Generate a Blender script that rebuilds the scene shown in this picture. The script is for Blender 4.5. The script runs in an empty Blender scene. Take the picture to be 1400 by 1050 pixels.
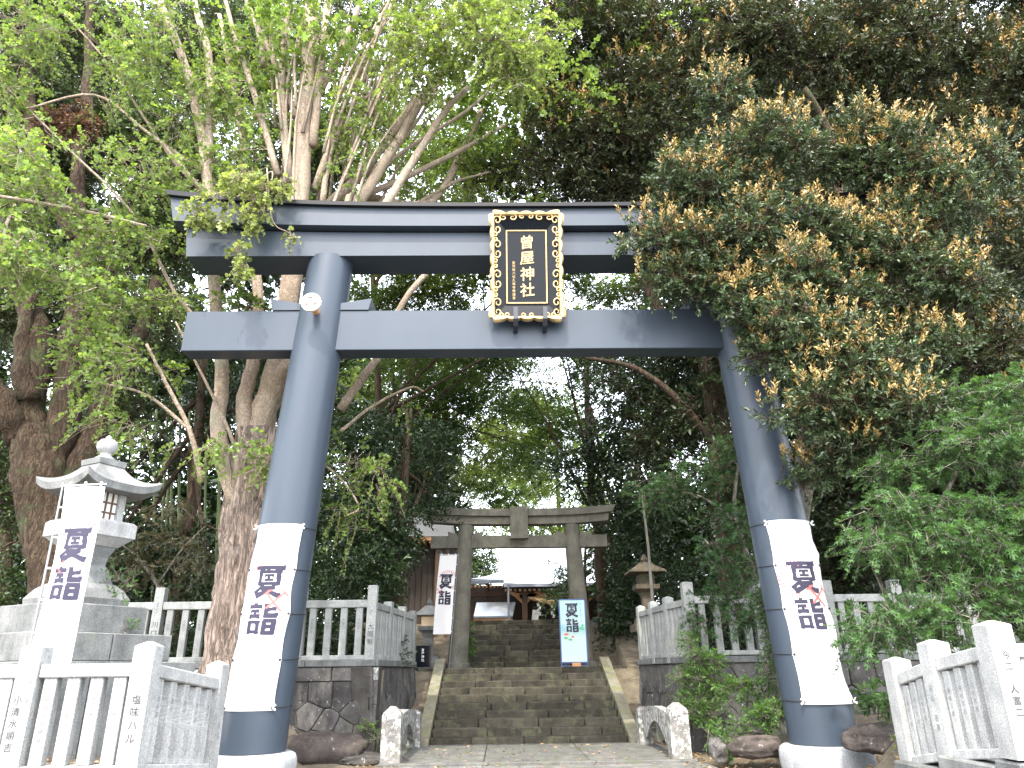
import bpy, bmesh, math, random
import numpy as np
from mathutils import Vector, Matrix
rnd = random.Random(7)
rng = np.random.default_rng(11)
SC = bpy.context.scene
COL = SC.collection
pi = math.pi

# ------------------------------------------------------------------ camera, sky, sun, exposure
CX, YAW, ROLL, FPX, PITCH, EYE = -0.642, 0.01794, 0.01315, 1002.5, 0.37278, 1.65
fw = Vector((math.sin(YAW)*math.cos(PITCH), math.cos(YAW)*math.cos(PITCH), math.sin(PITCH)))
_r = Vector((math.cos(YAW), -math.sin(YAW), 0)); _u = _r.cross(fw)
rt = _r*math.cos(ROLL) - _u*math.sin(ROLL); up = _u*math.cos(ROLL) + _r*math.sin(ROLL)
cam = bpy.data.cameras.new('camera'); camo = bpy.data.objects.new('camera', cam); COL.objects.link(camo)
cam.sensor_width = 36; cam.lens = FPX/1400*36; cam.clip_start = .1; cam.clip_end = 1500
camo.matrix_world = Matrix(((rt.x, up.x, -fw.x, CX), (rt.y, up.y, -fw.y, 0), (rt.z, up.z, -fw.z, EYE), (0, 0, 0, 1)))
SC.camera = camo
SUN_EL, SUN_AZ = math.radians(55), math.radians(12)
sdir = Vector((-math.sin(SUN_AZ)*math.cos(SUN_EL), -math.cos(SUN_AZ)*math.cos(SUN_EL), math.sin(SUN_EL)))
W = bpy.data.worlds.new('World'); SC.world = W; W.use_nodes = True
wn = W.node_tree.nodes; wl_ = W.node_tree.links
sky = wn.new('ShaderNodeTexSky'); sky.sky_type = 'NISHITA'; sky.sun_disc = False
sky.sun_elevation = SUN_EL; sky.sun_rotation = math.atan2(sdir.x, sdir.y)
sky.air_density = 1.2; sky.dust_density = 4.0; sky.ozone_density = 1
_mx = wn.new('ShaderNodeMix'); _mx.data_type = 'RGBA'; _mx.inputs[0].default_value = .6; _mx.inputs[7].default_value = (5.6, 5.7, 5.9, 1)
wl_.new(sky.outputs[0], _mx.inputs[6]); wl_.new(_mx.outputs[2], wn['Background'].inputs[0])     # a bright summer sky under thin even cloud; wn['Background'].inputs[1].default_value = 0.062
sl = bpy.data.lights.new('sun', 'SUN'); sl.energy = 5.0; sl.angle = math.radians(.55); sl.color = (1, .93, .80)
so = bpy.data.objects.new('sun', sl); COL.objects.link(so); so.rotation_euler = sdir.to_track_quat('Z', 'Y').to_euler()
SC.view_settings.view_transform = 'Standard'; SC.view_settings.look = 'None'
SC.view_settings.exposure = 0.3; SC.view_settings.gamma = 1; SC.view_settings.use_curve_mapping = False

def P(x, y, Y):                       # point of the place seen at a pixel of the photograph, on the upright plane at distance Y
    d = fw*FPX + rt*(x-700) - up*(y-525)
    return Vector((CX, 0, EYE)) + d*(Y/d.y)
def dep(p): return (Vector(p)-Vector((CX, 0, EYE))).dot(fw)
def PX(n, p): return n*dep(p)/FPX     # n pixels at p, in metres

# ------------------------------------------------------------------ materials
def sock(n, *names):
    for k in names:
        if k in n.inputs: return n.inputs[k]
class MT:
    def __init__(s, name):
        s.m = bpy.data.materials.new(name); s.m.use_nodes = True; s.t = s.m.node_tree; s.N = s.t.nodes; s.L = s.t.links
        s.b = s.N['Principled BSDF']
        s.co = s.N.new('ShaderNodeTexCoord').outputs['Object']
    def noise(s, scale, detail=6, rough=.6, co=None, stretch=None):
        n = s.N.new('ShaderNodeTexNoise'); n.inputs['Scale'].default_value = scale; n.inputs['Detail'].default_value = detail
        n.inputs['Roughness'].default_value = rough
        c = co or s.co
        if stretch:
            mp = s.N.new('ShaderNodeMapping'); mp.inputs['Scale'].default_value = stretch; s.L.new(c, mp.inputs[0]); c = mp.outputs[0]
        s.L.new(c, n.inputs['Vector']); return n.outputs['Fac']
    def voro(s, scale, feat='F1', stretch=None, out='Distance'):
        n = s.N.new('ShaderNodeTexVoronoi'); n.feature = feat; n.inputs['Scale'].default_value = scale; c = s.co
        if stretch:
            mp = s.N.new('ShaderNodeMapping'); mp.inputs['Scale'].default_value = stretch; s.L.new(c, mp.inputs[0]); c = mp.outputs[0]
        s.L.new(c, n.inputs['Vector']); return n.outputs[out]
    def ramp(s, fac, stops):
        n = s.N.new('ShaderNodeValToRGB'); e = n.color_ramp.elements
        while len(e) < len(stops): e.new(.5)
        for k, (p, c) in enumerate(stops):
            e[k].position = p; e[k].color = (c, c, c, 1) if not hasattr(c, '__len__') else (*c, 1)
        s.L.new(fac, n.inputs[0]); return n.outputs[0]
    def mix(s, fac, a, b, mode='MIX'):
        n = s.N.new('ShaderNodeMix'); n.data_type = 'RGBA'; n.blend_type = mode
        for i, v in ((0, fac), (6, a), (7, b)):
            if isinstance(v, bpy.types.NodeSocket): s.L.new(v, n.inputs[i])
            elif i == 0: n.inputs[0].default_value = v
            else: n.inputs[i].default_value = (*v, 1)
        return n.outputs[2]
    def bump(s, h, strength=.5, dist=.02):
        n = s.N.new('ShaderNodeBump'); n.inputs['Strength'].default_value = strength; n.inputs['Distance'].default_value = dist
        s.L.new(h, n.inputs['Height']); s.L.new(n.outputs[0], s.b.inputs['Normal'])
    def done(s, col=None, rough=.7, metal=0, spec=None):
        if col is not None:
            if isinstance(col, bpy.types.NodeSocket): s.L.new(col, s.b.inputs['Base Color'])
            else: s.b.inputs['Base Color'].default_value = (*col, 1)
        if isinstance(rough, bpy.types.NodeSocket): s.L.new(rough, s.b.inputs['Roughness'])
        else: s.b.inputs['Roughness'].default_value = rough
        s.b.inputs['Metallic'].default_value = metal
        if spec is not None: s.b.inputs['Specular IOR Level'].default_value = spec
        return s.m
def stone_mat(name, a, b, moss=None, mossamt=.5, lichen=0, bumpd=.01, rand=.25, scale=1.0):
    m = MT(name)
    c = m.mix(m.ramp(m.noise(2.2*scale, 8, .65), [(.35, 0), (.68, 1)]), a, b)
    sp = m.ramp(m.noise(70*scale, 3, .7), [(.38, .72), (.62, 1.22)])
    c = m.mix(1, c, sp, 'MULTIPLY')
    st = m.ramp(m.noise(5*scale, 6, .7, stretch=(1, 1, .18)), [(.42, 1), (.7, .62)])
    c = m.mix(.8, c, st, 'MULTIPLY')
    oi = m.N.new('ShaderNodeObjectInfo')
    c = m.mix(rand, c, m.ramp(oi.outputs['Random'], [(0, .45), (1, 1.5)]), 'MULTIPLY')
    if moss: c = m.mix(m.ramp(m.noise(3.1*scale, 8, .7), [(mossamt, 0), (mossamt+.14, 1)]), c, moss)
    if lichen:
        l = m.ramp(m.noise(9*scale, 8, .75), [(lichen, 0), (lichen+.05, 1)])
        c = m.mix(l, c, (.38, .395, .38))
    n = m.N.new('ShaderNodeMath'); n.operation = 'ADD'
    m.L.new(m.noise(9*scale, 10, .7), n.inputs[0]); m.L.new(m.noise(55*scale, 4, .7), n.inputs[1])
    m.bump(n.outputs[0], .6, bumpd)
    return m.done(c, .85, spec=.25)
M = {}
M['granite_white'] = stone_mat('granite_white', (.27, .275, .27), (.42, .42, .41), None, bumpd=.004, rand=.2)
M['granite_grey'] = stone_mat('granite_grey', (.105, .11, .11), (.20, .205, .20), (.16, .17, .14), .58, bumpd=.006)
M['fence_grey'] = stone_mat('fence_grey', (.24, .25, .24), (.37, .38, .365), (.2, .22, .17), .60, bumpd=.006)
M['granite_dark'] = stone_mat('granite_dark', (.09, .09, .088), (.17, .17, .162), (.09, .10, .06), .5, bumpd=.01)
M['gatestone'] = stone_mat('gatestone', (.125, .12, .10), (.21, .20, .165), (.13, .14, .08), .56, bumpd=.008)
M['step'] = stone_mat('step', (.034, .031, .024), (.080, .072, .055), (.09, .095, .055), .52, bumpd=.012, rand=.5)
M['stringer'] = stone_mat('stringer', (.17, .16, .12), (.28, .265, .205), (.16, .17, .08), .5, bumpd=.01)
M['wallstone'] = stone_mat('wallstone', (.06, .057, .055), (.135, .125, .12), (.05, .06, .035), .56, lichen=.60, bumpd=.03, rand=.6)
M['redrock'] = stone_mat('redrock', (.05, .042, .038), (.12, .098, .09), (.05, .055, .035), .54, lichen=.62, bumpd=.05)
M['lichenstone'] = stone_mat('lichenstone', (.16, .152, .145), (.27, .26, .245), (.1, .1, .08), .5, lichen=.50, bumpd=.01)
M['plinth_polished'] = stone_mat('plinth_polished', (.28, .295, .31), (.38, .395, .41), None, bumpd=.001, rand=.1)
M['ground'] = stone_mat('ground', (.12, .10, .075), (.24, .20, .145), (.07, .075, .04), .55, bumpd=.05, rand=0)
M['asphalt'] = stone_mat('asphalt', (.10, .10, .10), (.15, .15, .145), None, bumpd=.01, rand=0)
M['stone_brown'] = stone_mat('stone_brown', (.075, .06, .045), (.14, .115, .085), (.05, .06, .03), .5, bumpd=.01)
M['joint'] = stone_mat('joint', (.04, .037, .033), (.08, .075, .065), None, bumpd=.03, rand=0)
def steel():
    m = MT('steel'); n = m.noise(3, 5, .6, stretch=(1, 1, .15))
    c = m.mix(n, (.036, .048, .066), (.047, .062, .084))
    
    return m.done(c, m.ramp(m.noise(2.5, 4, .6), [(.3, .33), (.7, .40)]), .0, .30)
M['steel'] = steel()
def flat(name, c, rough=.6, metal=0, var=.12, spec=None, sc=12):
    m = MT(name); d = tuple(x*(1-var*1.8) for x in c)
    return m.done(m.mix(m.noise(sc, 6, .65), d, c), rough, metal, spec)
M['steel_cap'] = flat('steel_cap', (.012, .013, .016), .3, spec=.2)
M['black_lacquer'] = flat('black_lacquer', (.008, .011, .016), .14, var=.3, sc=3, spec=.18)
M['bracket'] = flat('bracket', (.03, .033, .045), .4)
def goldm():
    m = MT('gold'); m.bump(m.noise(30, 4, .6), .3, .01)
    return m.done(m.mix(m.noise(6, 5, .6), (.44, .30, .13), (.60, .44, .22)), .5, .15)
M['gold'] = goldm()
M['emblem'] = flat('emblem', (.58, .53, .43), .4, var=.05)
M['ink'] = flat('ink', (.035, .035, .042), .8)
M['ink_faded'] = flat('ink_faded', (.16, .165, .17), .85)
M['ink_navy'] = flat('ink_navy', (.028, .026, .055), .8)
M['ink_red'] = flat('ink_red', (.62, .13, .12), .8)
M['ink_green'] = flat('ink_green', (.12, .38, .22), .8)
M['ink_grey'] = flat('ink_grey', (.16, .19, .20), .8)
def cloth():
    m = MT('cloth'); m.bump(m.noise(5, 5, .6), .35, .02)
    tr = m.N.new('ShaderNodeBsdfTranslucent'); tr.inputs[0].default_value = (.8, .8, .8, 1)
    ms = m.N.new('ShaderNodeMixShader'); ms.inputs[0].default_value = .25
    out = m.N['Material Output']; m.L.new(m.b.outputs[0], ms.inputs[1]); m.L.new(tr.outputs[0], ms.inputs[2]); m.L.new(ms.outputs[0], out.inputs[0])
    return m.done((.83, .83, .85), .75)
M['cloth'] = cloth()
M['cord'] = flat('cord', (.02, .02, .022), .7)
M['pole_metal'] = flat('pole_metal', (.25, .26, .28), .35, .6)
M['white_metal'] = flat('white_metal', (.75, .76, .78), .45)
def woodm(name, a, b):
    m = MT(name); n = m.noise(6, 8, .65, stretch=(1, 1, .08)); m.bump(n, .5, .01)
    return m.done(m.mix(n, a, b), .7)
M['wood_brown'] = woodm('wood_brown', (.06, .032, .02), (.14, .075, .045))
M['wood_orange'] = woodm('wood_orange', (.42, .20, .09), (.62, .33, .15))
M['wood_dark'] = woodm('wood_dark', (.022, .016, .012), (.055, .038, .027))
M['roof_metal'] = flat('roof_metal', (.70, .74, .77), .32, .3, var=.06, sc=3)
M['roof_edge'] = flat('roof_edge', (.40, .43, .52), .5)
M['roof_grey'] = flat('roof_grey', (.34, .33, .31), .6)
M['rope'] = flat('rope', (.62, .47, .24), .85, var=.3, sc=40)
M['paper'] = flat('paper', (.85, .85, .83), .8)
M['blue_frame'] = flat('blue_frame', (.03, .09, .26), .4)
M['glow'] = flat('glow', (.75, .55, .35), .5)
M['window_dark'] = flat('window_dark', (.06, .05, .05), .2)
def posterm():
    m = MT('poster'); sp = m.N.new('ShaderNodeSeparateXYZ'); m.L.new(m.co, sp.inputs[0])
    mr = m.N.new('ShaderNodeMapRange'); mr.inputs[1].default_value = 0; mr.inputs[2].default_value = 1.95; m.L.new(sp.outputs[2], mr.inputs[0])
    ad = m.N.new('ShaderNodeMath'); ad.operation = 'MULTIPLY_ADD'; ad.inputs[1].default_value = .16; m.L.new(m.noise(4, 4, .6), ad.inputs[0]); m.L.new(mr.outputs[0], ad.inputs[2])
    c = m.ramp(ad.outputs[0], [(0, (.40, .48, .50)), (.35, (.38, .50, .50)), (.52, (.38, .50, .47)), (.66, (.17, .38, .42)), (.74, (.34, .48, .49)), (1, (.26, .44, .45))])
    return m.done(c, .35)
M['poster'] = posterm()
def barkm(name, a, b, moss=None, dist=.05, st=(1, 1, .16), sc=9, mossamt=.52):
    m = MT(name); mp = m.N.new('ShaderNodeMapping'); mp.inputs['Scale'].default_value = st; m.L.new(m.co, mp.inputs[0])
    dn = m.N.new('ShaderNodeTexNoise'); dn.inputs['Scale'].default_value = sc*.5; dn.inputs['Detail'].default_value = 5; m.L.new(mp.outputs[0], dn.inputs['Vector'])
    va = m.N.new('ShaderNodeVectorMath'); va.operation = 'MULTIPLY_ADD'; m.L.new(dn.outputs['Color'], va.inputs[0]); va.inputs[1].default_value = (.5, .5, .5); m.L.new(mp.outputs[0], va.inputs[2])
    n = m.noise(sc*1.6, 9, .7, co=va.outputs[0]); vn = m.noise(sc*1.1, 4, .55, co=va.outputs[0])
    rg = m.N.new('ShaderNodeMath'); rg.operation = 'SUBTRACT'; m.L.new(vn, rg.inputs[0]); rg.inputs[1].default_value = .5
    ab = m.N.new('ShaderNodeMath'); ab.operation = 'ABSOLUTE'; m.L.new(rg.outputs[0], ab.inputs[0]); v = ab.outputs[0]
    c = m.mix(m.ramp(n, [(.32, 0), (.66, 1)]), a, b)
    c = m.mix(1, c, m.ramp(v, [(0, .5), (.07, 1.05)]), 'MULTIPLY')
    if moss: c = m.mix(m.ramp(m.noise(1.6, 6, .65), [(mossamt, 0), (mossamt+.16, 1)]), c, moss)
    k = m.N.new('ShaderNodeMath'); k.operation = 'MULTIPLY_ADD'; m.L.new(m.ramp(v, [(0, 0), (.09, 1)]), k.inputs[0]); k.inputs[1].default_value = .5; m.L.new(n, k.inputs[2])
    m.bump(k.outputs[0], 1, dist); return m.done(c, .9, spec=.15)
M['bark_ginkgo'] = barkm('bark_ginkgo', (.17, .13, .11), (.38, .31, .265), None, .05, (1, 1, .12), 11)
M['bark_branch'] = barkm('bark_branch', (.30, .23, .175), (.52, .43, .34), (.25, .26, .19), .015, (1, 1, .5), 14, .55)
M['bark_dark'] = barkm('bark_dark', (.05, .035, .025), (.13, .09, .065), (.055, .07, .03), .04)
M['bark_camphor'] = barkm('bark_camphor', (.035, .024, .017), (.10, .072, .05), (.06, .07, .035), .05, (1, 1, .3), 9, .52)
M['bark_grey'] = barkm('bark_grey', (.12, .11, .09), (.26, .24, .2), (.08, .10, .05), .02)
M['bamboo'] = flat('bamboo', (.20, .26, .08), .45, var=.3, sc=4)
def leafm(name, trans=.35, rough=.45, spec=.45):
    m = MT(name); at = m.N.new('ShaderNodeAttribute'); at.attribute_name = 'Col'
    c = at.outputs['Color']
    tr = m.N.new('ShaderNodeBsdfTranslucent')
    tc = m.mix(1, c, (1.4, 1.35, .7), 'MULTIPLY'); m.L.new(tc, tr.inputs[0])
    ms = m.N.new('ShaderNodeMixShader'); ms.inputs[0].default_value = trans
    out = m.N['Material Output']; m.L.new(m.b.outputs[0], ms.inputs[1]); m.L.new(tr.outputs[0], ms.inputs[2]); m.L.new(ms.outputs[0], out.inputs[0])
    return m.done(c, rough, spec=spec)
M['leaf_soft'] = leafm('leaf_soft', .5, .5, .35)
M['leaf_gloss'] = leafm('leaf_gloss', .16, .36, .45)
M['leaf_maple'] = leafm('leaf_maple', .38, .5, .35)
M['litter'] = leafm('litter', .05, .8, .2)

# ------------------------------------------------------------------ object helpers
WL = {}
def wl(o): return WL.get(o.name, Vector((0, 0, 0))) if o else Vector((0, 0, 0))
def tag(o, label=None, cat=None, group=None, kind=None):
    if label: o['label'] = label
    if cat: o['category'] = cat
    if group: o['group'] = group
    if kind: o['kind'] = kind
    return o
def thing(name, loc, label, cat, group=None):
    o = bpy.data.objects.new(name, None); COL.objects.link(o); o.location = loc; o.empty_display_size = .2
    WL[o.name] = Vector(loc); return tag(o, label, cat, group)
def link(name, me, parent=None, loc=None, mat=None):
    o = bpy.data.objects.new(name, me); COL.objects.link(o)
    if mat is not None and not me.materials: me.materials.append(mat)
    w = Vector(loc) if loc is not None else wl(parent)
    if parent: o.parent = parent; o.location = w - wl(parent)
    else: o.location = w
    WL[o.name] = w; return o
class MB:
    def __init__(s): s.v = []; s.f = []
    def add(s, vs, fs):
        n = len(s.v); s.v += [Vector(v) for v in vs]; s.f += [tuple(i+n for i in f) for f in fs]; return s
    def box(s, c, d, rz=0, rot=None, ch=None):
        """box with chamfered edges"""
        c = Vector(c); h = Vector(d)/2
        ch = min(h)*.12 if ch is None else ch
        R = rot if rot is not None else Matrix.Rotation(rz, 3, 'Z')
        if ch <= 0:
            vs = [(x*h.x, y*h.y, z*h.z) for x in (-1, 1) for y in (-1, 1) for z in (-1, 1)]
            fs = [(0, 1, 3, 2), (4, 6, 7, 5), (0, 4, 5, 1), (2, 3, 7, 6), (0, 2, 6, 4), (1, 5, 7, 3)]
        else:
            vs = []; idx = {}
            for x in (-1, 1):
                for y in (-1, 1):
                    for z in (-1, 1):
                        for a in range(3):
                            q = [x*(h.x-ch), y*(h.y-ch), z*(h.z-ch)]; q[a] = (x, y, z)[a]*h[a]
                            idx[(x, y, z, a)] = len(vs); vs.append(q)
            fs = []
            for a in range(3):
                b, e = (a+1) % 3, (a+2) % 3
                for sg in (-1, 1):
                    f = []
                    for (p, q) in ((-1, -1), (1, -1), (1, 1), (-1, 1)):
                        k = [0, 0, 0]; k[a] = sg; k[b] = p; k[e] = q; f.append(idx[(*k, a)])
                    fs.append(f if sg > 0 else f[::-1])
                for p in (-1, 1):
                    for q in (-1, 1):
                        k1 = [0, 0, 0]; k1[a] = -1; k1[b] = p; k1[e] = q; k2 = list(k1); k2[a] = 1
                        f = [idx[(*k1, b)], idx[(*k2, b)], idx[(*k2, e)], idx[(*k1, e)]]
                        fs.append(f if p*q < 0 else f[::-1])
            for x in (-1, 1):
                for y in (-1, 1):
                    for z in (-1, 1):
                        f = [idx[(x, y, z, 0)], idx[(x, y, z, 1)], idx[(x, y, z, 2)]]
                        fs.append(f if x*y*z > 0 else f[::-1])
        return s.add([R @ Vector(v) + c for v in vs], fs)
    def prism(s, poly, axis, a, b):
        """poly of 2D points; axis 'x','y' or 'z' is the extrusion axis"""
        def mk(p, t): return {'x': (t, p[0], p[1]), 'y': (p[0], t, p[1]), 'z': (p[0], p[1], t)}[axis]
        n = len(poly)
        return s.add([mk(p, a) for p in poly]+[mk(p, b) for p in poly],
                     [tuple(range(n)), tuple(range(2*n-1, n-1, -1))]+[(i, (i+1) % n, n+(i+1) % n, n+i)[::-1] for i in range(n)])
    def tube(s, pts, rad, n=8, cap=True, wob=0):
        pts = [Vector(p) for p in pts]
        if not hasattr(rad, '__len__'): rad = [rad]*len(pts)
        vs = []; fs = []; t = (pts[1]-pts[0]).normalized()
        a = t.cross(Vector((0, 0, 1)) if abs(t.z) < .9 else Vector((1, 0, 0))).normalized()
        for i, p in enumerate(pts):
            t = (pts[min(i+1, len(pts)-1)]-pts[max(i-1, 0)]).normalized()
            a = (a-t*a.dot(t)).normalized(); b = t.cross(a)
            for k in range(n):
                an = 2*pi*k/n; r = rad[i]*(1+wob*(rnd.random()-.5))
                vs.append(p+(a*math.cos(an)+b*math.sin(an))*r)
        for i in range(len(pts)-1):
            for k in range(n): fs.append((i*n+k, i*n+(k+1) % n, (i+1)*n+(k+1) % n, (i+1)*n+k))
        if cap: fs.append(tuple(range(n))[::-1]); fs.append(tuple(range((len(pts)-1)*n, len(pts)*n)))
        return s.add(vs, fs)
    def lathe(s, prof, c, n=24, sq=None, rz=0):
        """prof (r,z); sq=4 makes a square plan with r the half width"""
        c = Vector(c); k = sq or n; vs = []; fs = []
        for r, z in prof:
            for i in range(k):
                a = 2*pi*(i+.5)/k+rz; q = r/math.cos(pi/k) if sq else r
                vs.append(c+Vector((q*math.cos(a), q*math.sin(a), z)))
        for j in range(len(prof)-1):
            for i in range(k): fs.append((j*k+i, j*k+(i+1) % k, (j+1)*k+(i+1) % k, (j+1)*k+i))
        fs.append(tuple(range(k))[::-1]); fs.append(tuple(range((len(prof)-1)*k, len(prof)*k)))
        return s.add(vs, fs)
    def build(s, name, mat, parent=None, smooth=False, loc=None):
        w = Vector(loc) if loc is not None else wl(parent)
        me = bpy.data.meshes.new(name); me.from_pydata([v-w for v in s.v], [], s.f); me.update()
        if smooth:
            for p in me.polygons: p.use_smooth = True
            if smooth != 'all':
                try: me.set_sharp_from_angle(angle=math.radians(38))
                except Exception: pass
        return link(name, me, parent, w, M[mat] if isinstance(mat, str) else mat)
def catmull(pts, k=5):
    pts = [Vector(p) for p in pts]
    if len(pts) < 3: return pts
    q = [pts[0]*2-pts[1]]+pts+[pts[-1]*2-pts[-2]]; o = []
    for i in range(1, len(q)-2):
        for j in range(k):
            t = j/k; a, b, c, d = q[i-1], q[i], q[i+1], q[i+2]
            o.append(.5*((2*b)+(c-a)*t+(2*a-5*b+4*c-d)*t*t+(3*b-a-3*c+d)*t**3))
    return o+[pts[-1]]
def lerp(a, b, t): return a+(b-a)*t

# glyph outlines taken from Blender's own font
_gc = {}
def glyph(ch, bold=.0):
    if (ch, bold) in _gc: return _gc[(ch, bold)]
    c = bpy.data.curves.new('g', 'FONT'); c.body = ch; c.size = 1; c.offset = bold; c.resolution_u = 2
    o = bpy.data.objects.new('g', c); COL.objects.link(o)
    dg = bpy.context.evaluated_depsgraph_get(); me = bpy.data.meshes.new_from_object(o.evaluated_get(dg))
    vs = [(v.co.x, v.co.y) for v in me.vertices]; fs = [tuple(p.vertices) for p in me.polygons]
    bpy.data.objects.remove(o); bpy.data.curves.remove(c); bpy.data.meshes.remove(me)
    if vs:
        x0 = min(v[0] for v in vs); x1 = max(v[0] for v in vs); y0 = min(v[1] for v in vs); y1 = max(v[1] for v in vs)
        cx, cy = (x0+x1)/2, (y0+y1)/2; vs = [(v[0]-cx, v[1]-cy) for v in vs]
    _gc[(ch, bold)] = (vs, fs); return vs, fs
def column_text(s, size, step=None, bold=.012, sx=1.0):
    """characters stacked downwards from (0,0); returns 2D verts and faces"""
    V = []; F = []; step = step or size*1.08
    for i, ch in enumerate(s):
        if ch == ' ': continue
        vs, fs = glyph(ch, bold); n = len(V)
        V += [(x*size*sx, y*size-i*step-size/2) for x, y in vs]; F += [tuple(k+n for k in f) for f in fs]
    return V, F
def raster_glyph(ch, n=54, dil=.02):
    vs, fs = glyph(ch, 0); v = np.array(vs); lo = v.min(0)-.04; hi = v.max(0)+.04; st = (hi-lo).max()/n
    nx_ = int((hi[0]-lo[0])/st)+1; ny_ = int((hi[1]-lo[1])/st)+1; gx, gy = np.meshgrid(lo[0]+(np.arange(nx_)+.5)*st, lo[1]+(np.arange(ny_)+.5)*st); on = np.zeros(gx.shape, bool)
    for f in fs:
        for k in range(1, len(f)-1):
            a, b, c = v[f[0]], v[f[k]], v[f[k+1]]
            d1 = (gx-a[0])*(b[1]-a[1])-(gy-a[1])*(b[0]-a[0]); d2 = (gx-b[0])*(c[1]-b[1])-(gy-b[1])*(c[0]-b[0]); d3 = (gx-c[0])*(a[1]-c[1])-(gy-c[1])*(a[0]-c[0])
            on |= ((d1 >= 0) & (d2 >= 0) & (d3 >= 0)) | ((d1 <= 0) & (d2 <= 0) & (d3 <= 0))
    r = int(round(dil/st)); o2 = on.copy()
    for dx in range(-r, r+1):
        for dy in range(-r, r+1):
            if dx*dx+dy*dy <= r*r+.5: o2 |= np.roll(np.roll(on, dx, 1), dy, 0)
    runs = []
    for j in range(ny_):
        i = 0
        while i < nx_:
            if o2[j, i]:
                k = i
                while k < nx_ and o2[j, k]: k += 1
                runs.append((lo[0]+i*st, lo[0]+k*st, lo[1]+j*st, lo[1]+(j+1)*st)); i = k
            else: i += 1
    return runs
def seg(x0, y0, x1, y1, w0=.1, w1=None): return (x0, y0, x1, y1, w0, w1 if w1 is not None else w0)
NATSU = [seg(.0, .95, 1.0, .95, .085, .10), seg(.50, .93, .44, .84, .07), seg(.19, .84, .17, .40, .10), seg(.84, .84, .86, .38, .11), seg(.15, .82, .88, .82, .075), seg(.15, .42, .88, .42, .08),
    seg(.36, .69, .66, .69, .06), seg(.36, .54, .66, .54, .06), seg(.51, .69, .51, .54, .07), seg(.34, .36, .02, .12, .06, .10), seg(.30, .30, .76, .30, .07), seg(.76, .31, .10, .0, .10, .12), seg(.30, .24, .98, .0, .06, .12)]
MODE = [seg(.20, 1.0, .22, .92, .09), seg(.0, .90, .44, .90, .09), seg(.09, .75, .36, .75, .07), seg(.23, .75, .23, .60, .07), seg(.05, .58, .40, .58, .09), seg(.08, .40, .08, .05, .10), seg(.38, .40, .38, .05, .10), seg(.05, .39, .42, .39, .08), seg(.05, .08, .42, .08, .08),
    seg(.60, .98, .60, .58, .10), seg(.60, .78, .92, .84, .08), seg(.58, .60, .98, .60, .10), seg(.96, .60, .96, .70, .08), seg(.60, .44, .60, .03, .10), seg(.93, .44, .93, .03, .11), seg(.56, .43, .98, .43, .08), seg(.56, .05, .98, .05, .08), seg(.70, .25, .84, .25, .09)]
def stroke_text(size, step, sx=1.0, n=44, only=None):
    V = []; F = []
    for ci, G in enumerate((NATSU, MODE)):
        if only is not None and ci != only: continue
        for j in range(n):
            y = (j+.5)/n*1.14-.07; run = None
            for i in range(n+1):
                x = (i+.5)/n*1.14-.07; on = False
                if i < n:
                    for (x0, y0, x1, y1, w0, w1) in G:
                        dx, dy = x1-x0, y1-y0; t = ((x-x0)*dx+(y-y0)*dy)/(dx*dx+dy*dy); tt = min(1, max(0, t)); w = (w0+(w1-w0)*tt)/2*(1.45+.3*abs(2*tt-1)**3)
                        if -.02/math.hypot(dx, dy) <= t <= 1+.02/math.hypot(dx, dy) and abs((x-x0)*dy-(y-y0)*dx)/math.hypot(dx, dy) < w: on = True; break
                if on and run is None: run = i
                if run is not None and (not on or i-run >= 4):
                    a = run/n*1.14-.07; b = i/n*1.14-.07; h = 1.14/n; q = len(V)
                    V += [((u-.5)*size*sx, (v-1)*size-ci*step) for u, v in ((a, y-h/2), (b, y-h/2), (b, y+h/2), (a, y+h/2))]; F.append((q, q+1, q+2, q+3)); run = i if on else None
    return V, F
def text_obj(s, parent, origin, ux, uz, size, mat, step=None, bold=.012, name='inscription', sx=1.0, off=None, depth=0):
    V, F = column_text(s, size, step, bold, sx)
    ux = Vector(ux).normalized(); uz = Vector(uz).normalized(); n = ux.cross(uz); o = Vector(origin)+n*(off or .0025)
    mb = MB(); mb.add([o+ux*x+uz*z for x, z in V], F)
    if depth:
        k = len(V); mb.add([o-n*depth+ux*x+uz*z for x, z in V], [f[::-1] for f in F])
        ed = {}
        for f in F:
            for i in range(len(f)): e = (f[i], f[(i+1) % len(f)]); ed[e] = ed.get(e, 0)+1
        for (a, b) in ed:
            if (b, a) not in ed: mb.f.append((a, a+k, b+k, b))
    return mb.build(name, mat, parent)

# ------------------------------------------------------------------ ground, one sheet
def sstep(a, b, t):
    t = min(1, max(0, (t-a)/(b-a))); return t*t*(3-2*t)
def hgt(x, y):
    ax = abs(x); n = .03*math.sin(x*2.3+y*1.1)+.02*math.sin(x*5.1-y*3.7)
    if ax < (3.37 if x < 0 else 3.47):                                    # the way up the middle, below the stairs
        z = 0
        if y > 19.5: z = min(1.75, (y-19.5)*.39) - .18
        if y > 27: z = min(3.5, 1.75+(y-27)*.5) - .18
        if y > 30.6: z = 3.5-.004
        if y > 24 and y <= 27: z = 1.71
        if ax > 2.5 and 19.5 < y < 24: z += .14+n
        elif y < 19.5: z = n*.2
        return z
    bed = .72*sstep(4.5, 5.3, ax)*sstep(8.1, 8.3, y)*(1-sstep(14.8, 15.6, y)*0)
    r = math.hypot(ax-4.9, y-14); bed *= sstep(.9, 2.2, r) if y < 16 else 1
    ter = 1.72
    z = lerp(bed, ter, sstep(17.35, 17.6, y))
    z = lerp(z, 3.5, sstep(24.5, 31, y)*(1 if ax > 3 else 0))
    return z+n*(.3 if ax < 5 else 1)
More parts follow.
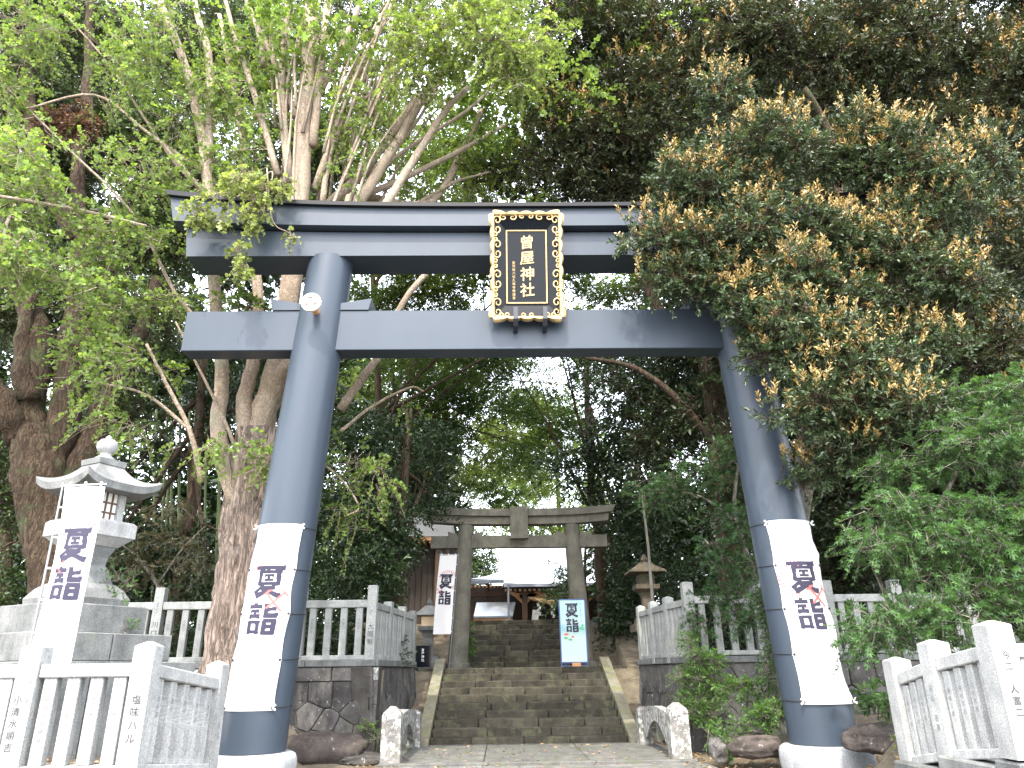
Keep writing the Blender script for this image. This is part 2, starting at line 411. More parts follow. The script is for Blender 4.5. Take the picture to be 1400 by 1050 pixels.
xs = sorted(set([-600, -300, -150, -80, -50, -35, 600, 300, 150, 80, 50, 35]+[-3.38, -3.36, 3.46, 3.48]+[round(-28+i*.35, 2) for i in range(161)]))
ys = sorted(set([-60, -30, -15, -8, -4, 55, 60, 70, 90, 130, 200, 400, 900]+[round(i*.35, 2) for i in range(0, 150)]+[17.35, 17.6, 19.501, 27.001, 30.6]))
vs = [(x, y, hgt(x, y)-.02) for y in ys for x in xs]; nx = len(xs)
fs = [(j*nx+i, j*nx+i+1, (j+1)*nx+i+1, (j+1)*nx+i) for j in range(len(ys)-1) for i in range(nx-1)]
g = MB(); g.add(vs, fs); tag(g.build('ground', 'ground', smooth='all'), 'brown earth with leaf litter and patches of moss under the trees', kind='structure')
g = MB(); g.add([(-40, -20, .004), (40, -20, .004), (40, 7.6, .004), (-40, 7.6, .004)], [(0, 1, 2, 3)])
tag(g.build('road', 'asphalt'), kind='structure')
g = MB(); g.box((0, 11.5, -.02), (6.3, 7.2, .08), ch=.01); tag(g.build('pavement', 'granite_dark'), kind='structure')

# ------------------------------------------------------------------ big steel torii
T = thing('torii_gate', (0, 14, 0), 'tall dark blue-grey steel torii gate spanning the approach', 'torii gate')
TB = 4.93; TT = 4.30                                   # pillar axis at z=.42 and z=10
def pr(z): return lerp(.575, .475, (z-.42)/9.6)
def pax(s, z): return s*lerp(TB, TT, (z-.42)/9.6)
for s in (-1, 1):
    mb = MB(); zs = [.42+i*.25 for i in range(39)]; n = 64; vs = []; fs = []
    zs[-1] = 9.97
    for z in zs+[9.985]:
        rr = pr(z) if z < 9.98 else pr(z)-.03
        for k in range(n): a = 2*pi*k/n; vs.append((pax(s, z)+rr*math.cos(a), 14+rr*math.sin(a), z))
    for j in range(len(zs)):
        for k in range(n): fs.append((j*n+k, j*n+(k+1) % n, (j+1)*n+(k+1) % n, (j+1)*n+k))
    fs.append(tuple(range(len(zs)*n, len(zs)*n+n)))
    mb.add(vs, fs); mb.build('pillar', 'steel', T, True)
    mb = MB(); mb.lathe([(.70, .0), (.76, .04), (.775, .2), (.77, .3), (.74, .37), (.68, .405), (.3, .42)], (pax(s, .42), 14, 0), 64)
    mb.build('base_stone', 'plinth_polished', T, True)
    for q in (-1, 1):                                   # wedges on the tie beam
        a = pax(s, 8.8)+q*.42; b = pax(s, 8.8)+q*1.0
        mb = MB(); mb.prism([(a, 8.715), (b, 8.715), (b+q*.06, 8.98), (a, 8.87)], 'y', 13.74, 14.26); mb.build('wedge', 'steel', T)
mb = MB(); mb.box((0, 14, 8.26), (14.3, .46, .90), ch=.012); mb.build('tie_beam', 'steel', T)
def lintel(x1, z0, z1, y0, y1, e0, e1, out, name, mat):
    mb = MB(); n = 40; vs = []; fs = []
    for i in range(n+1):
        t = -1+2*i/n; a = abs(t)**3.2
        xb = t*x1; xt = t*(x1+out)
        for (x, y, z) in ((xb, y0, z0+e0*a), (xb, y1, z0+e0*a), (xt, y1, z1+e1*a), (xt, y0, z1+e1*a)): vs.append((x, y, z))
    for i in range(n):
        for k in range(4): fs.append((i*4+k, i*4+(k+1) % 4, (i+1)*4+(k+1) % 4, (i+1)*4+k))
    fs += [(3, 2, 1, 0), tuple(n*4+k for k in range(4))]
    mb.add(vs, fs); return mb.build(name, mat, T)
lintel(7.28, 9.93, 10.49, 13.60, 14.40, .0, .13, .10, 'lower_lintel', 'steel')
lintel(7.45, 10.49, 10.54, 13.66, 14.34, .13, .15, .02, 'lintel_gap_shade', 'steel_cap')  # recessed strip, coloured black for the shade under the upper lintel's overhang
lintel(7.60, 10.54, 10.97, 13.40, 14.60, .15, .32, .14, 'upper_lintel', 'steel')
lintel(7.76, 10.97, 11.06, 13.30, 14.70, .32, .36, .08, 'lintel_cap', 'steel_cap')
for s in (-1, 1):                                       # round crests
    c = Vector((pax(s, 8.55), 13.13, 8.55)); mb = MB()
    mb.tube([c+Vector((0, .40, 0)), c+Vector((0, .0, 0))], .07, 16); st = mb.build('crest_stem', 'wood_orange', T)
    mb = MB(); mb.tube([c+Vector((0, 0, 0)), c+Vector((0, -.06, 0))], .20, 40); cr = mb.build('crest', 'emblem', T, True)
    for k in range(3):                                  # three commas
        V = []; a0 = k*2*pi/3+pi/2; n = 12
        for i in range(n+1):
            t = i/n; a = a0+t*.9; r = .095+.03*t; w = .022*(1-t)**.7
            V.append((math.cos(a)*(r+w), math.sin(a)*(r+w), math.cos(a)*(r-w), math.sin(a)*(r-w)))
        mb = MB(); mb.add([c+Vector((p[0], -.064, p[1])) for p in V]+[c+Vector((p[2], -.064, p[3])) for p in V], [(i, i+1, n+2+i, n+1+i) for i in range(n)])
        mb.tube([c+Vector((math.cos(a0)*.095, -.061, math.sin(a0)*.095)), c+Vector((math.cos(a0)*.095, -.065, math.sin(a0)*.095))], .024, 14)
        mb.build('comma_mark', 'wood_brown', cr)

# shrine name plaque, hung between the beams and tilted forward
pc = Vector((-.065, 13.36, 9.50)); tilt = math.radians(12)
pu = Vector((1, 0, 0)); pw = Vector((0, -math.sin(tilt), math.cos(tilt))); pn = pu.cross(pw)
PQ = thing('name_plaque', pc, 'black plaque in a gold scrollwork frame with four gold characters', 'plaque')
def pl(x, z, d=0): return pc+pu*x+pw*z+pn*d
def slab(mb, x0, x1, z0, z1, d0, d1):
    Rm = Matrix((pu, -pn, pw)).transposed(); mb.box(pl((x0+x1)/2, (z0+z1)/2, (d0+d1)/2), (x1-x0, abs(d1-d0), z1-z0), rot=Rm, ch=.006)
hw, hh = .70, 1.12
mb = MB(); slab(mb, -hw+.02, hw-.02, -hh+.02, hh-.02, -.10, -.02); mb.build('backing_board', 'black_lacquer', PQ)
# sloping border boards around a recessed panel
for (a, b) in (((-1, -1), (1, -1)), ((1, -1), (1, 1)), ((1, 1), (-1, 1)), ((-1, 1), (-1, -1))):
    mb = MB(); o = [(a[0]*hw, a[1]*hh), (b[0]*hw, b[1]*hh)]; i = [(b[0]*.45, b[1]*.83), (a[0]*.45, a[1]*.83)]
    q = [pl(*o[0], .10), pl(*o[1], .10), pl(*i[0], .0), pl(*i[1], .0)]; r = [pl(*o[0], -.04), pl(*o[1], -.04), pl(*i[0], -.03), pl(*i[1], -.03)]
    mb.add(q+r, [(0, 1, 2, 3), (7, 6, 5, 4), (0, 4, 5, 1), (1, 5, 6, 2), (2, 6, 7, 3), (3, 7, 4, 0)]); mb.build('border_board', 'black_lacquer', PQ)
mb = MB(); slab(mb, -.44, .44, -.82, .82, -.02, .004); pan = mb.build('panel', 'black_lacquer', PQ)
for (x0, x1, z0, z1) in ((-.43, -.40, -.80, .80), (.40, .43, -.80, .80), (-.399, .399, .77, .80), (-.399, .399, -.80, -.77)):
    mb = MB(); slab(mb, x0, x1, z0, z1, 0, .03); mb.build('inner_moulding', 'gold', PQ)
for i, ch in enumerate('曾屋神社'):
    mb = MB(); z0_ = .535-i*.345
    for (xa, xb, ya, yb) in raster_glyph(ch, 80, dil=.0125):
        sk = .10; q = [(xa, ya), (xb, ya), (xb, yb), (xa, yb)]; q = [(.01+(x_)*.31, z0_+(y_+x_*sk)*.31) for x_, y_ in q]
        mb.add([pl(*t_, .020) for t_ in q]+[pl(*t_, .005) for t_ in q], [(0, 1, 2, 3), (0, 4, 5, 1), (1, 5, 6, 2), (2, 6, 7, 3), (3, 7, 4, 0)])
    mb.build('character', 'gold', pan)
text_obj('宮司従六位久保寺務謹書'[:11], pan, pl(-.27, .12, .010), pu, pw, .066, 'gold', step=.076, bold=.0, name='small_characters', depth=.006)
# scalloped gold outer frame: lobed bars along each side
def lobed(p0, p1, n, wid, seed):
    mb = MB(); r = random.Random(seed); p0 = Vector(p0); p1 = Vector(p1); d = p1-p0; nrm = Vector((-d.y, d.x)).normalized(); m = n*10
    prof = []
    for i in range(m+1):
        t = i/m; ph = t*n; bulge = abs(math.sin(pi*ph))**.6; e = abs(2*t-1)**6
        prof.append((t, .055*bulge+.075*e+.01*math.sin(pi*t)))
    vs = []; fs = []
    for t, b in prof:
        c = p0+d*t
        for (o, h) in ((-wid, .10), (-wid*.5, .155), (b*.5, .165), (b, .12), (b, .0)): q = c+nrm*o; vs.append(pl(q.x, q.y, h))
    for i in range(m):
        for k in range(4): fs.append((i*5+k, i*5+k+1, (i+1)*5+k+1, (i+1)*5+k))
        fs.append((i*5+4, i*5, (i+1)*5, (i+1)*5+4))
    fs += [(0, 1, 2, 3, 4), tuple(m*5+k for k in (4, 3, 2, 1, 0))]
    mb.add(vs, fs); return mb.build('gold_frame', 'gold', PQ, True)
lobed((-hw, hh), (hw, hh), 5, .035, 1); lobed((hw, hh), (hw, -hh), 8, .035, 2); lobed((hw, -hh), (-hw, -hh), 5, .035, 3); lobed((-hw, -hh), (-hw, hh), 8, .035, 4)
def scroll(c, ang, mir, r0=.085, turns=1.15):
    pts = []; n = 20; ca, sa = math.cos(ang), math.sin(ang)
    for i in range(n+1):
        t = i/n; a = t*turns*2*pi; r = r0*(1-.72*t); x = r0-math.cos(a)*r; z = mir*math.sin(a)*r*1.15
        x -= .02; pts.append(pl(c[0]+x*ca-z*sa, c[1]+x*sa+z*ca, .125-abs(.02*t)))
    mb = MB(); mb.tube(pts, [.017*(1-.4*i/n) for i in range(n+1)], 6); return mb.build('scroll', 'gold', PQ, True)
for z in (-.90, -.30, .35, .88):
    for m_ in (-1, 1):
        scroll((-hw+.03, z+m_*.10), 0, m_); scroll((hw-.03, z+m_*.10), pi, -m_)
for z in (-.58, .04, .62):
    for m_ in (-1, 1):
        scroll((-hw+.03, z+m_*.05), 0, m_, .045); scroll((hw-.03, z+m_*.05), pi, -m_, .045)
for x in (-.38, .0, .38):
    for m_ in (-1, 1):
        if x: scroll((x+m_*.10, hh-.03), -pi/2, m_, .07); scroll((x*1.25+m_*.07, -hh+.03), pi/2, m_, .05)
        else: scroll((x+m_*.09, hh-.03), -pi/2, m_, .05); scroll((x+m_*.09, -hh+.03), pi/2, m_, .045)
for x in (-.31, .29):
    mb = MB(); mb.prism([(13.45, 8.18), (13.765, 8.16), (13.765, 8.28), (13.55, 8.32), (13.42, 8.38), (13.40, 8.56), (13.30, 8.54), (13.32, 8.28)], 'x', x-.045, x+.045)
    mb.build('bracket', 'bracket', PQ)

# banners wrapped round the pillars
def pillar_banner(s, label):
    z1 = P(388, 716, 13.5).z if s < 0 else P(1070, 711, 13.5).z; z0 = P(345, 972, 13.5).z if s < 0 else P(1125, 963, 13.5).z
    B = thing('pillar_banner', (pax(s, z0), 14, z0), label, 'banner', 'banners tied to the torii pillars')
    half = math.radians(52); cen = -pi/2+math.radians(5)*s
    def S(u, z, off=0):                                # u in metres along the cloth from its middle
        t = (z-z0)/(z1-z0); R = pr(z)+.018
        w = .010*math.sin(z*6+s)+.008*math.sin(u*9+z*4)+.02*sstep(.35, .5, abs(u))*max(0, math.sin(z*5.2+1.2*s+u*2))
        if s > 0: w += .035*math.exp(-((z-(z1-.62))/.07)**2)*(.4+u)+.02*math.exp(-((z-(z1-.5))/.12)**2)
        w += .025*math.exp(-((z-z0-.10)/.05)**2)*(.5 if s > 0 else .2)
        squeeze = 1-.06*abs(math.sin(pi*(t*4)))
        a = cen+u*squeeze/R; return Vector((pax(s, z)+math.cos(a)*(R+w+off), 14+math.sin(a)*(R+w+off), z))
    uw = half*.54; nu, nz = 26, 80; mb = MB()
    for j in range(nz+1):
        for i in range(nu+1): mb.v.append(S(-uw+2*uw*i/nu, z0+(z1-z0)*j/nz))
    for j in range(nz):
        for i in range(nu): k = j*(nu+1)+i; mb.f.append((k, k+1, k+nu+2, k+nu+1))
    cl = mb.build('cloth', 'cloth', B, 'all')
    H = z1-z0
    def wrap(V, F, mat, name, cx, ztop, off=.006):
        bm = bmesh.new(); bv = [bm.verts.new((x, 0, z)) for x, z in V]
        for f in F:
            try: bm.faces.new([bv[i] for i in f])
            except Exception: pass
        for ax in (((1, 0, 0), (0, 0, 1)) if len(V) < 600 else ()):
            for i in range(-40, 41):
                c = i*.045
                bmesh.ops.bisect_plane(bm, geom=bm.verts[:]+bm.edges[:]+bm.faces[:], plane_co=(c*ax[0], 0, c*ax[2]), plane_no=ax)
        for v in bm.verts: v.co = S(cx+v.co.x, ztop+v.co.z, off)-wl(cl)
        me = bpy.data.meshes.new(name); bm.to_mesh(me); bm.free(); return link(name, me, cl, wl(cl), M[mat])
    cw = .56; top = z1-H*(.245 if s < 0 else .245)
    for k_ in (0, 1): V, F = stroke_text(cw*.92, cw*1.14, 1.0, only=k_); wrap(V, F, 'ink_navy', 'character', .03 if s < 0 else -.01, top)
    # red ring of short strokes behind the upper character, red crossed strokes beside the lower one
    V = []; F = []
    for k in range(17):
        a = pi*.42+k*pi*1.05/16; r0, r1 = .24, .36
        n = len(V); w = .010
        ca, sa = math.cos(a), math.sin(a)
        V += [(ca*r0-sa*w, sa*r0+ca*w), (ca*r0+sa*w, sa*r0-ca*w), (ca*r1+sa*w, sa*r1-ca*w), (ca*r1-sa*w, sa*r1+ca*w)]; F.append((n, n+1, n+2, n+3))
    wrap(V, F, 'ink_red', 'red_ring', -.14, top-.30, .004)
    V = []; F = []
    def bar(x0, y0, x1, y1, w):
        d = Vector((x1-x0, y1-y0)).normalized()*w; n = len(V)
        V.extend([(x0-d.y, y0+d.x), (x0+d.y, y0-d.x), (x1+d.y, y1-d.x), (x1-d.y, y1+d.x)]); F.append((n, n+1, n+2, n+3))
    bar(-.15, .13, .13, -.17, .02); bar(.17, .15, -.13, -.12, .018)
    for q in (0, .035, .07): bar(-.22+q, .11+q*.9, -.13+q, .20+q*.5-.05, .011); bar(.12+q, .20-q, .22+q*.6, .13-q, .011)
    wrap(V, F, 'ink_red', 'red_mark', .20, top-.60, .008)
    for k in range(5):                                   # cords round the pillar and their knots
        z = lerp(z0+.04, z1-.05, k/4); mb = MB(); n = 40; R = pr(z)+.008
        a0 = cen+half; pts = [(pax(s, z)+R*math.cos(a), 14+R*math.sin(a), z+.03*math.sin((a-a0)/1.5)) for a in [a0+(2*pi-2*half)*i/n for i in range(n+1)]]
        mb.tube(pts, .008, 5); mb.build('cord', 'cord', B)
        for q in (-1, 1):
            c = S(q*(uw-.035), z, .012); mb = MB(); mb.tube([c+Vector((0, .01, 0)), c+Vector((0, -.012, 0))], .022, 10); mb.build('grommet', 'cord', B)
            if k in (0, 4):
                mb = MB(); mb.tube([c, c+Vector((q*.05, -.03, .05))], [.012, .02], 6); mb.tube([c, c+Vector((q*.06, -.03, -.03))], [.012, .018], 6); mb.build('knot', 'cloth', B)
pillar_banner(-1, 'white cloth banner with dark characters tied to the left torii pillar')
pillar_banner(1, 'rumpled white cloth banner with dark characters tied to the right torii pillar')

# ------------------------------------------------------------------ stone fences with inscribed posts
def post_mesh(w, h, name='post', cap=.05):
    me = MB(); me.lathe([(w/2, 0), (w/2, h-cap), (w/2-.012, h-cap+.01), (.02, h)], (0, 0, 0), sq=4)
    m = bpy.data.meshes.new(name); m.from_pydata(me.v, [], me.f); m.update(); return m
def box_mesh(d, ch=.008, name='piece'):
    me = MB(); me.box((0, 0, d[2]/2), d, ch=ch); m = bpy.data.meshes.new(name); m.from_pydata(me.v, [], me.f); m.update(); return m
_pc = {}
def put(name, me, parent, loc, rz, mat):
    k = (me.name, round(rz, 3))
    if k not in _pc:
        m = me.copy() if abs(rz) > 1e-3 else me
        if m is not me: m.transform(Matrix.Rotation(rz, 4, 'Z'))
        _pc[k] = m
    return link(name, _pc[k], parent, loc, M[mat])
def fence(label, pts, z0, pw, ph, npk, pkw, pkh, railh, mat, plinth, group, facing, texts=None, posttexts=None, inkmat='ink', first_post=True, cap=.05, pkd=None):
    """pts: post positions (x, y[, drop]); facing: unit vector towards the side that carries the writing"""
    F = thing('stone_fence', (pts[0][0], pts[0][1], z0), label, 'fence', group)
    pm = post_mesh(pw, ph, cap=cap); km = box_mesh((pkw, pkd or pkw*.8, pkh), .008, 'picket')
    fcv = Vector(facing); texts = texts or []; posttexts = posttexts or []; ti = 0
    zd = [(p[2] if len(p) > 2 else 0) for p in pts]; pts = [p[:2] for p in pts]; zbase = z0
    for i, p in enumerate(pts):
        z0 = zbase-zd[i]; d = Vector(pts[min(i+1, len(pts)-1)])-Vector(pts[max(i-1, 0)]); rz = math.atan2(d.y, d.x)
        if i or first_post:
            po = put('post', pm, F, (p[0], p[1], z0), rz, mat)
            if i < len(posttexts) and posttexts[i]:
                for (t, dz, sz, dx, mk) in posttexts[i]:
                    fx = fcv.cross(Vector((0, 0, 1)))*-1
                    text_obj(t, po, Vector((p[0], p[1], z0+ph-dz))+fcv*(pw/2)+fx*dx, fx, (0, 0, 1), sz, mk, bold=.004, step=sz*1.25)
        if i == len(pts)-1: break
        a = Vector((*p, 0)); b = Vector((*pts[i+1], 0)); d = (b-a); L = d.length; d.normalize(); rz = math.atan2(d.y, d.x)
        span = L-pw; zr = z0+plinth+.10+pkh
        dz_ = -(zd[i+1]-zd[i]); Rr = Matrix.Rotation(rz, 3, 'Z') @ Matrix.Rotation(-math.atan2(dz_, L), 3, 'Y')
        mb = MB(); mb.box((a+b)/2+Vector((0, 0, zr+railh/2+dz_/2)), (span-.004, pkw*1.25, railh), rot=Rr, ch=.012); mb.build('top_rail', mat, F)
        mb = MB(); mb.box((a+b)/2+Vector((0, 0, z0+plinth+.05+dz_/2)), (span-.004, pkw*1.35, .10), rot=Rr, ch=.01); mb.build('bottom_rail', mat, F)
        for k in range(npk):
            c = a+d*(pw/2+span*(k+.5)/npk); c.z = z0+plinth+.10+dz_*(k+.5)/npk
            ko = put('picket', km, F, c, rz, mat)
            t = texts[ti % len(texts)] if texts else None; ti += 1
            if t:
                fx = fcv.cross(Vector((0, 0, 1)))*-1; sz = pkw*.42
                text_obj(t, ko, c+Vector((0, 0, pkh*.78))+fcv*((pkd or pkw*.8)/2), fx, (0, 0, 1), sz, inkmat, bold=.0, step=min(sz*1.35, pkh*.72/len(t)))
    return F
NEARG = 'white granite fences beside the pavement'; BACKG = 'granite fences on the retaining walls'
zn = .74
fence('bright white granite fence with inscribed pickets left of the torii, facing the road', [(-4.28, 8.1), (-5.42, 8.1), (-6.56, 8.1), (-7.7, 8.1)], zn, .21, 1.24, 4, .13, .80, .13, 'granite_white', .0, NEARG, (0, -1, 0),
      ['山本長吉', '大木才', '北村キヨ', '相模中央開発', '古谷武', '小林木'], [[('塩味ハル', .50, .095, .0, 'ink')], [('小清水順吉', .50, .085, -.03, 'ink'), ('中里 子孫', .30, .045, .06, 'ink_faded')]], 'ink_faded')
fence('short granite fence running back from the corner post to the left torii pillar', [(-4.28, 8.1), (-4.16, 9.8, .17)], zn, .20, 1.24, 5, .13, .80, .13, 'granite_white', 0, NEARG, (1, 0, 0),
      ['石井長', '原光', '野中'], [None, [('末広', .7, .08, 0, 'ink_faded')]], 'ink_faded', first_post=False)
fence('bright white granite fence right of the torii, facing the road', [(4.48, 8.0), (5.7, 8.0), (6.9, 8.0)], zn+.04, .26, 1.30, 4, .135, .83, .14, 'granite_white', 0, NEARG, (0, -1, 0), None,
      [[('今二 人富二', .30, .085, .0, 'ink')]])
fence('white granite fence running back from the right corner post beneath the maple', [(4.48, 8.0), (4.55, 9.3, .14), (4.60, 10.35, .32)], zn+.04, .26, 1.30, 4, .14, .83, .14, 'granite_white', 0, NEARG, (-1, 0, 0),
      ['杉本由太郎', '三杉久保', '中村文治', '曾根三郎'], [None, [('谷山 吉男', .50, .085, 0, 'ink_faded')], None], 'ink_faded', first_post=False)
for (x0, x1, y0, y1, lb) in ((-8, -4.13, 7.75, 8.25, 'left'), (4.34, 8, 7.75, 8.25, 'right')):
    K = thing('fence_footing', (x0, y0, 0), 'long granite footing under the road side fence on the %s' % lb, 'footing'); n = 4
    for k in range(n):
        a = lerp(x0, x1, k/n); b = lerp(x0, x1, (k+1)/n); mb = MB(); mb.box(((a+b)/2, 8.05, .37), (b-a-.008, .42, .74 if lb == 'left' else .775), ch=.02); mb.build('footing_stone', 'granite_grey', K)
    xx = -4.22 if lb == 'left' else 4.54
    for k in range(2):
        a = 8.28+k*(.85 if lb == 'left' else 1.06); ln_ = .84 if lb == 'left' else 1.05; tp_ = .74-(.05+k*.085) if lb == 'left' else .78-(.09+k*.16); mb = MB(); mb.box((xx, a+ln_/2, tp_/2-.0), (.40, ln_, tp_), ch=.02); mb.build('footing_stone', 'granite_grey', K)
zb = 1.80
bl = [(-3.60-1.62*i, 17.6) for i in range(5)]
fence('grey granite fence on the left retaining wall behind the torii and ginkgo trunk', bl, zb, .21, 1.74, 4, .15, 1.02, .17, 'fence_grey', .12, BACKG, (0, -1, 0),
      ['鈴木登', '出雲二', '中村東', '高原善吉', '川口清造', '川口光男', '川口昌男', '川口英男', '川口治'], [[('曽屋', .55, .06, 0, 'ink_faded'), ('大岡魁', .85, .13, 0, 'ink')], None, None, [('曽屋横町', .35, .05, 0, 'ink_faded'), ('川口一', .75, .15, 0, 'ink')]], 'ink_faded', cap=.02)
fence('grey granite fence running up beside the left edge of the stairs', [(-3.60, 17.6), (-3.45, 19.1), (-3.30, 20.6), (-3.20, 22.1)], zb, .21, 1.50, 5, .14, 1.0, .15, 'fence_grey', .12, BACKG, (1, 0, 0), None, None, first_post=False, cap=.02)
fence('weathered grey granite fence on the right retaining wall behind the torii', [(3.68+1.62*i, 17.6) for i in range(5)], zb, .24, 1.74, 4, .15, 1.02, .17, 'fence_grey', .12, BACKG, (0, -1, 0),
      ['関野和孝', '高島広', '梅原清', '三木吉'], [[('曽屋', .35, .07, 0, 'ink_faded'), ('鳥取繁', .8, .14, 0, 'ink')]], 'ink_faded', cap=.03)
fence('weathered grey granite fence running up beside the right edge of the stairs', [(3.68, 17.6), (3.50, 18.9), (3.38, 20.2), (3.3, 21.6)], zb-.02, .22, 1.55, 4, .15, 1.0, .15, 'fence_grey', .12, BACKG, (-1, 0, 0), None, None, first_post=False, cap=.05)

# ------------------------------------------------------------------ retaining walls of fitted stones
def clip(poly, n, d):
    o = []; k = len(poly)
    for i in range(k):
        a = poly[i]; b = poly[(i+1) % k]; da = a[0]*n[0]+a[1]*n[1]-d; db = b[0]*n[0]+b[1]*n[1]-d
        if da <= 0: o.append(a)
        if (da < 0 < db) or (db < 0 < da): t = da/(da-db); o.append((a[0]+(b[0]-a[0])*t, a[1]+(b[1]-a[1])*t))
    return o
def cells(L, H, nu, nv, seed, jit=.42, gap=.007):
    r = random.Random(seed); S = []
    for j in range(nv):
        for i in range(-1, nu+1):
            S.append(((i+.5+(j % 2)*.45+r.uniform(-jit, jit))*L/nu, (j+.5+r.uniform(-jit, jit)*.8)*H/nv))
    out = []
    for i, s in enumerate(S):
        p = [(0, 0), (L, 0), (L, H), (0, H)]
        for j, q in enumerate(S):
            if i == j or not p: continue
            n = (q[0]-s[0], q[1]-s[1]); l = math.hypot(*n); n = (n[0]/l, n[1]/l); m = ((s[0]+q[0])/2, (s[1]+q[1])/2)
            p = clip(p, n, m[0]*n[0]+m[1]*n[1]-gap)
        if len(p) >= 3: out.append(p)
    return out
def stone(parent, poly, o, ux, uz, n, proud, mat, r, ch=.03):
    cx = sum(p[0] for p in poly)/len(poly); cz = sum(p[1] for p in poly)/len(poly); k = len(poly)
    def pt(p, sc, d): return o+ux*(cx+(p[0]-cx)*sc)+uz*(cz+(p[1]-cz)*sc)+n*d
    size = max(.1, min(max(abs(p[0]-cx) for p in poly), max(abs(p[1]-cz) for p in poly))); s1 = 1-ch/size*.5; s2 = max(.2, 1-ch*2.2/size)
    vs = [pt(p, 1, -.10) for p in poly]+[pt(p, 1, proud*.2) for p in poly]+[pt(p, s1, proud*.8) for p in poly]+[pt(p, s2, proud+r.uniform(-.012, .012)) for p in poly]+[pt((cx, cz), 1, proud+r.uniform(0, .03))]
    fs = []
    for j in range(3):
        for i in range(k): fs.append((j*k+i, j*k+(i+1) % k, (j+1)*k+(i+1) % k, (j+1)*k+i))
    for i in range(k): fs.append((3*k+i, 3*k+(i+1) % k, 4*k))
    mb = MB(); mb.add(vs, fs); return mb.build('stone', mat, parent, True)
def wall(label, a, b, z0, z1, thick, nrm, nu, nv, seed, coping=True, mat='wallstone', batter=.08, toprow=True):
    a = Vector((*a, z0)); b = Vector((*b, z0)); ux = (b-a).normalized(); L = (b-a).length; n = Vector(nrm)
    uz = (Vector((0, 0, 1))-n*batter).normalized(); H = (z1-z0-(.14 if coping else 0)); r = random.Random(seed)
    Wt = thing('retaining_wall', a, label, 'wall', 'retaining walls of dark stone')
    mb = MB(); q = [a-n*.06, b-n*.06]; mb.add([q[0], q[1], q[1]+uz*H, q[0]+uz*H, q[0]-n*thick, q[1]-n*thick, q[1]-n*thick+uz*H, q[0]-n*thick+uz*H],
        [(0, 1, 2, 3), (5, 4, 7, 6), (3, 2, 6, 7), (4, 0, 3, 7), (1, 5, 6, 2), (4, 5, 1, 0)]); mb.build('backing', 'joint', Wt)
    hrow = .30 if toprow else 0
    for p in cells(L, H-hrow, nu, nv, seed): stone(Wt, p, a, ux, uz, n, r.uniform(.0, .045), mat, r)
    if toprow:
        x = 0
        while x < L-.05:
            w = min(L-x, r.uniform(.45, .8)); w = L-x if L-x-w < .2 else w
            stone(Wt, [(x+.008, H-hrow+.01), (x+w-.008, H-hrow+.01), (x+w-.008, H-.004), (x+.008, H-.004)], a, ux, uz, n, r.uniform(.03, .06), 'lichenstone' if r.random() < .45 else mat, r, .018); x += w
    if coping:
        k = max(1, round(L/1.5))
        for i in range(k):
            c = a+ux*(L*(i+.5)/k)+Vector((0, 0, z1-z0-.07))-n*(thick/2+batter*H-.06); mb = MB()
            mb.box(c, (L/k-.012, thick+.02, .138), math.atan2(ux.y, ux.x), ch=.012); mb.build('coping_stone', 'granite_grey', Wt)
    return Wt
wall('dark lichen spotted stone wall between the ginkgo and the stairs', (-11.5, 17.3), (-3.36, 17.3), .0, 1.92, .42, (0, -1, 0), 16, 3, 3)
wall('dark stone wall running back along the left of the stairs', (-3.36, 17.32), (-2.98, 22.3), .0, 1.92, .40, Vector((1, -.07, 0)).normalized(), 9, 3, 5, toprow=False)
wall('dark shaded stone wall behind the right torii pillar', (3.46, 17.3), (11.5, 17.3), .0, 1.90, .42, (0, -1, 0), 15, 3, 8, toprow=False)
wall('dark stone wall running back along the right of the stairs', (3.08, 21.9), (3.46, 17.32), .0, 1.90, .40, Vector((-1, -.08, 0)).normalized(), 8, 3, 9, toprow=False)

def rock(name, label, c, r3, mat, seed, cat='rock', parent=None):
    bm = bmesh.new(); bmesh.ops.create_icosphere(bm, subdivisions=4, radius=1); r = random.Random(seed); o = [Vector((r.uniform(-9, 9),)*3) for _ in range(2)]
    from mathutils import noise
    for v in bm.verts:
        k = 1+.45*noise.noise(v.co*1.3+o[0])+.30*abs(noise.noise(v.co*2.6+o[1]))+.10*noise.noise(v.co*7+o[1]); q = v.co*k
        q = Vector([math.copysign(abs(t)**.85, t) for t in q]); v.co = Vector((q.x*r3[0], q.y*r3[1], q.z*r3[2]))
    me = bpy.data.meshes.new(name); bm.to_mesh(me); bm.free()
    for p in me.polygons: p.use_smooth = True
    o = link(name, me, parent, c, M[mat]); tag(o, label, cat); return o
rock('boulder', 'large reddish brown boulder at the foot of the left wall', P(430, 1030, 16.6), (.95, .5, .36), 'redrock', 2)
rock('boulder', 'low grey rock between the left bridge post and the reddish boulder', P(500, 1040, 16.3), (.5, .4, .12), 'wallstone', 3)
rock('boulder', 'pinkish grey rock beside the base of the right torii pillar', P(1030, 1020, 14.6), (.5, .35, .2), 'redrock', 4)
rock('boulder', 'small grey rock left of the pinkish rock by the right pillar', P(985, 1025, 14.8), (.18, .2, .2), 'wallstone', 5)
rock('boulder', 'flat reddish rock right of the right pillar base', P(1205, 1010, 12.9), (.5, .4, .2), 'redrock', 6)
0 and rock('boulder', 'smooth upright rock in the slope right of the stairs', P(885, 1000, 17.0), (.22, .3, .4), 'stringer', 7)

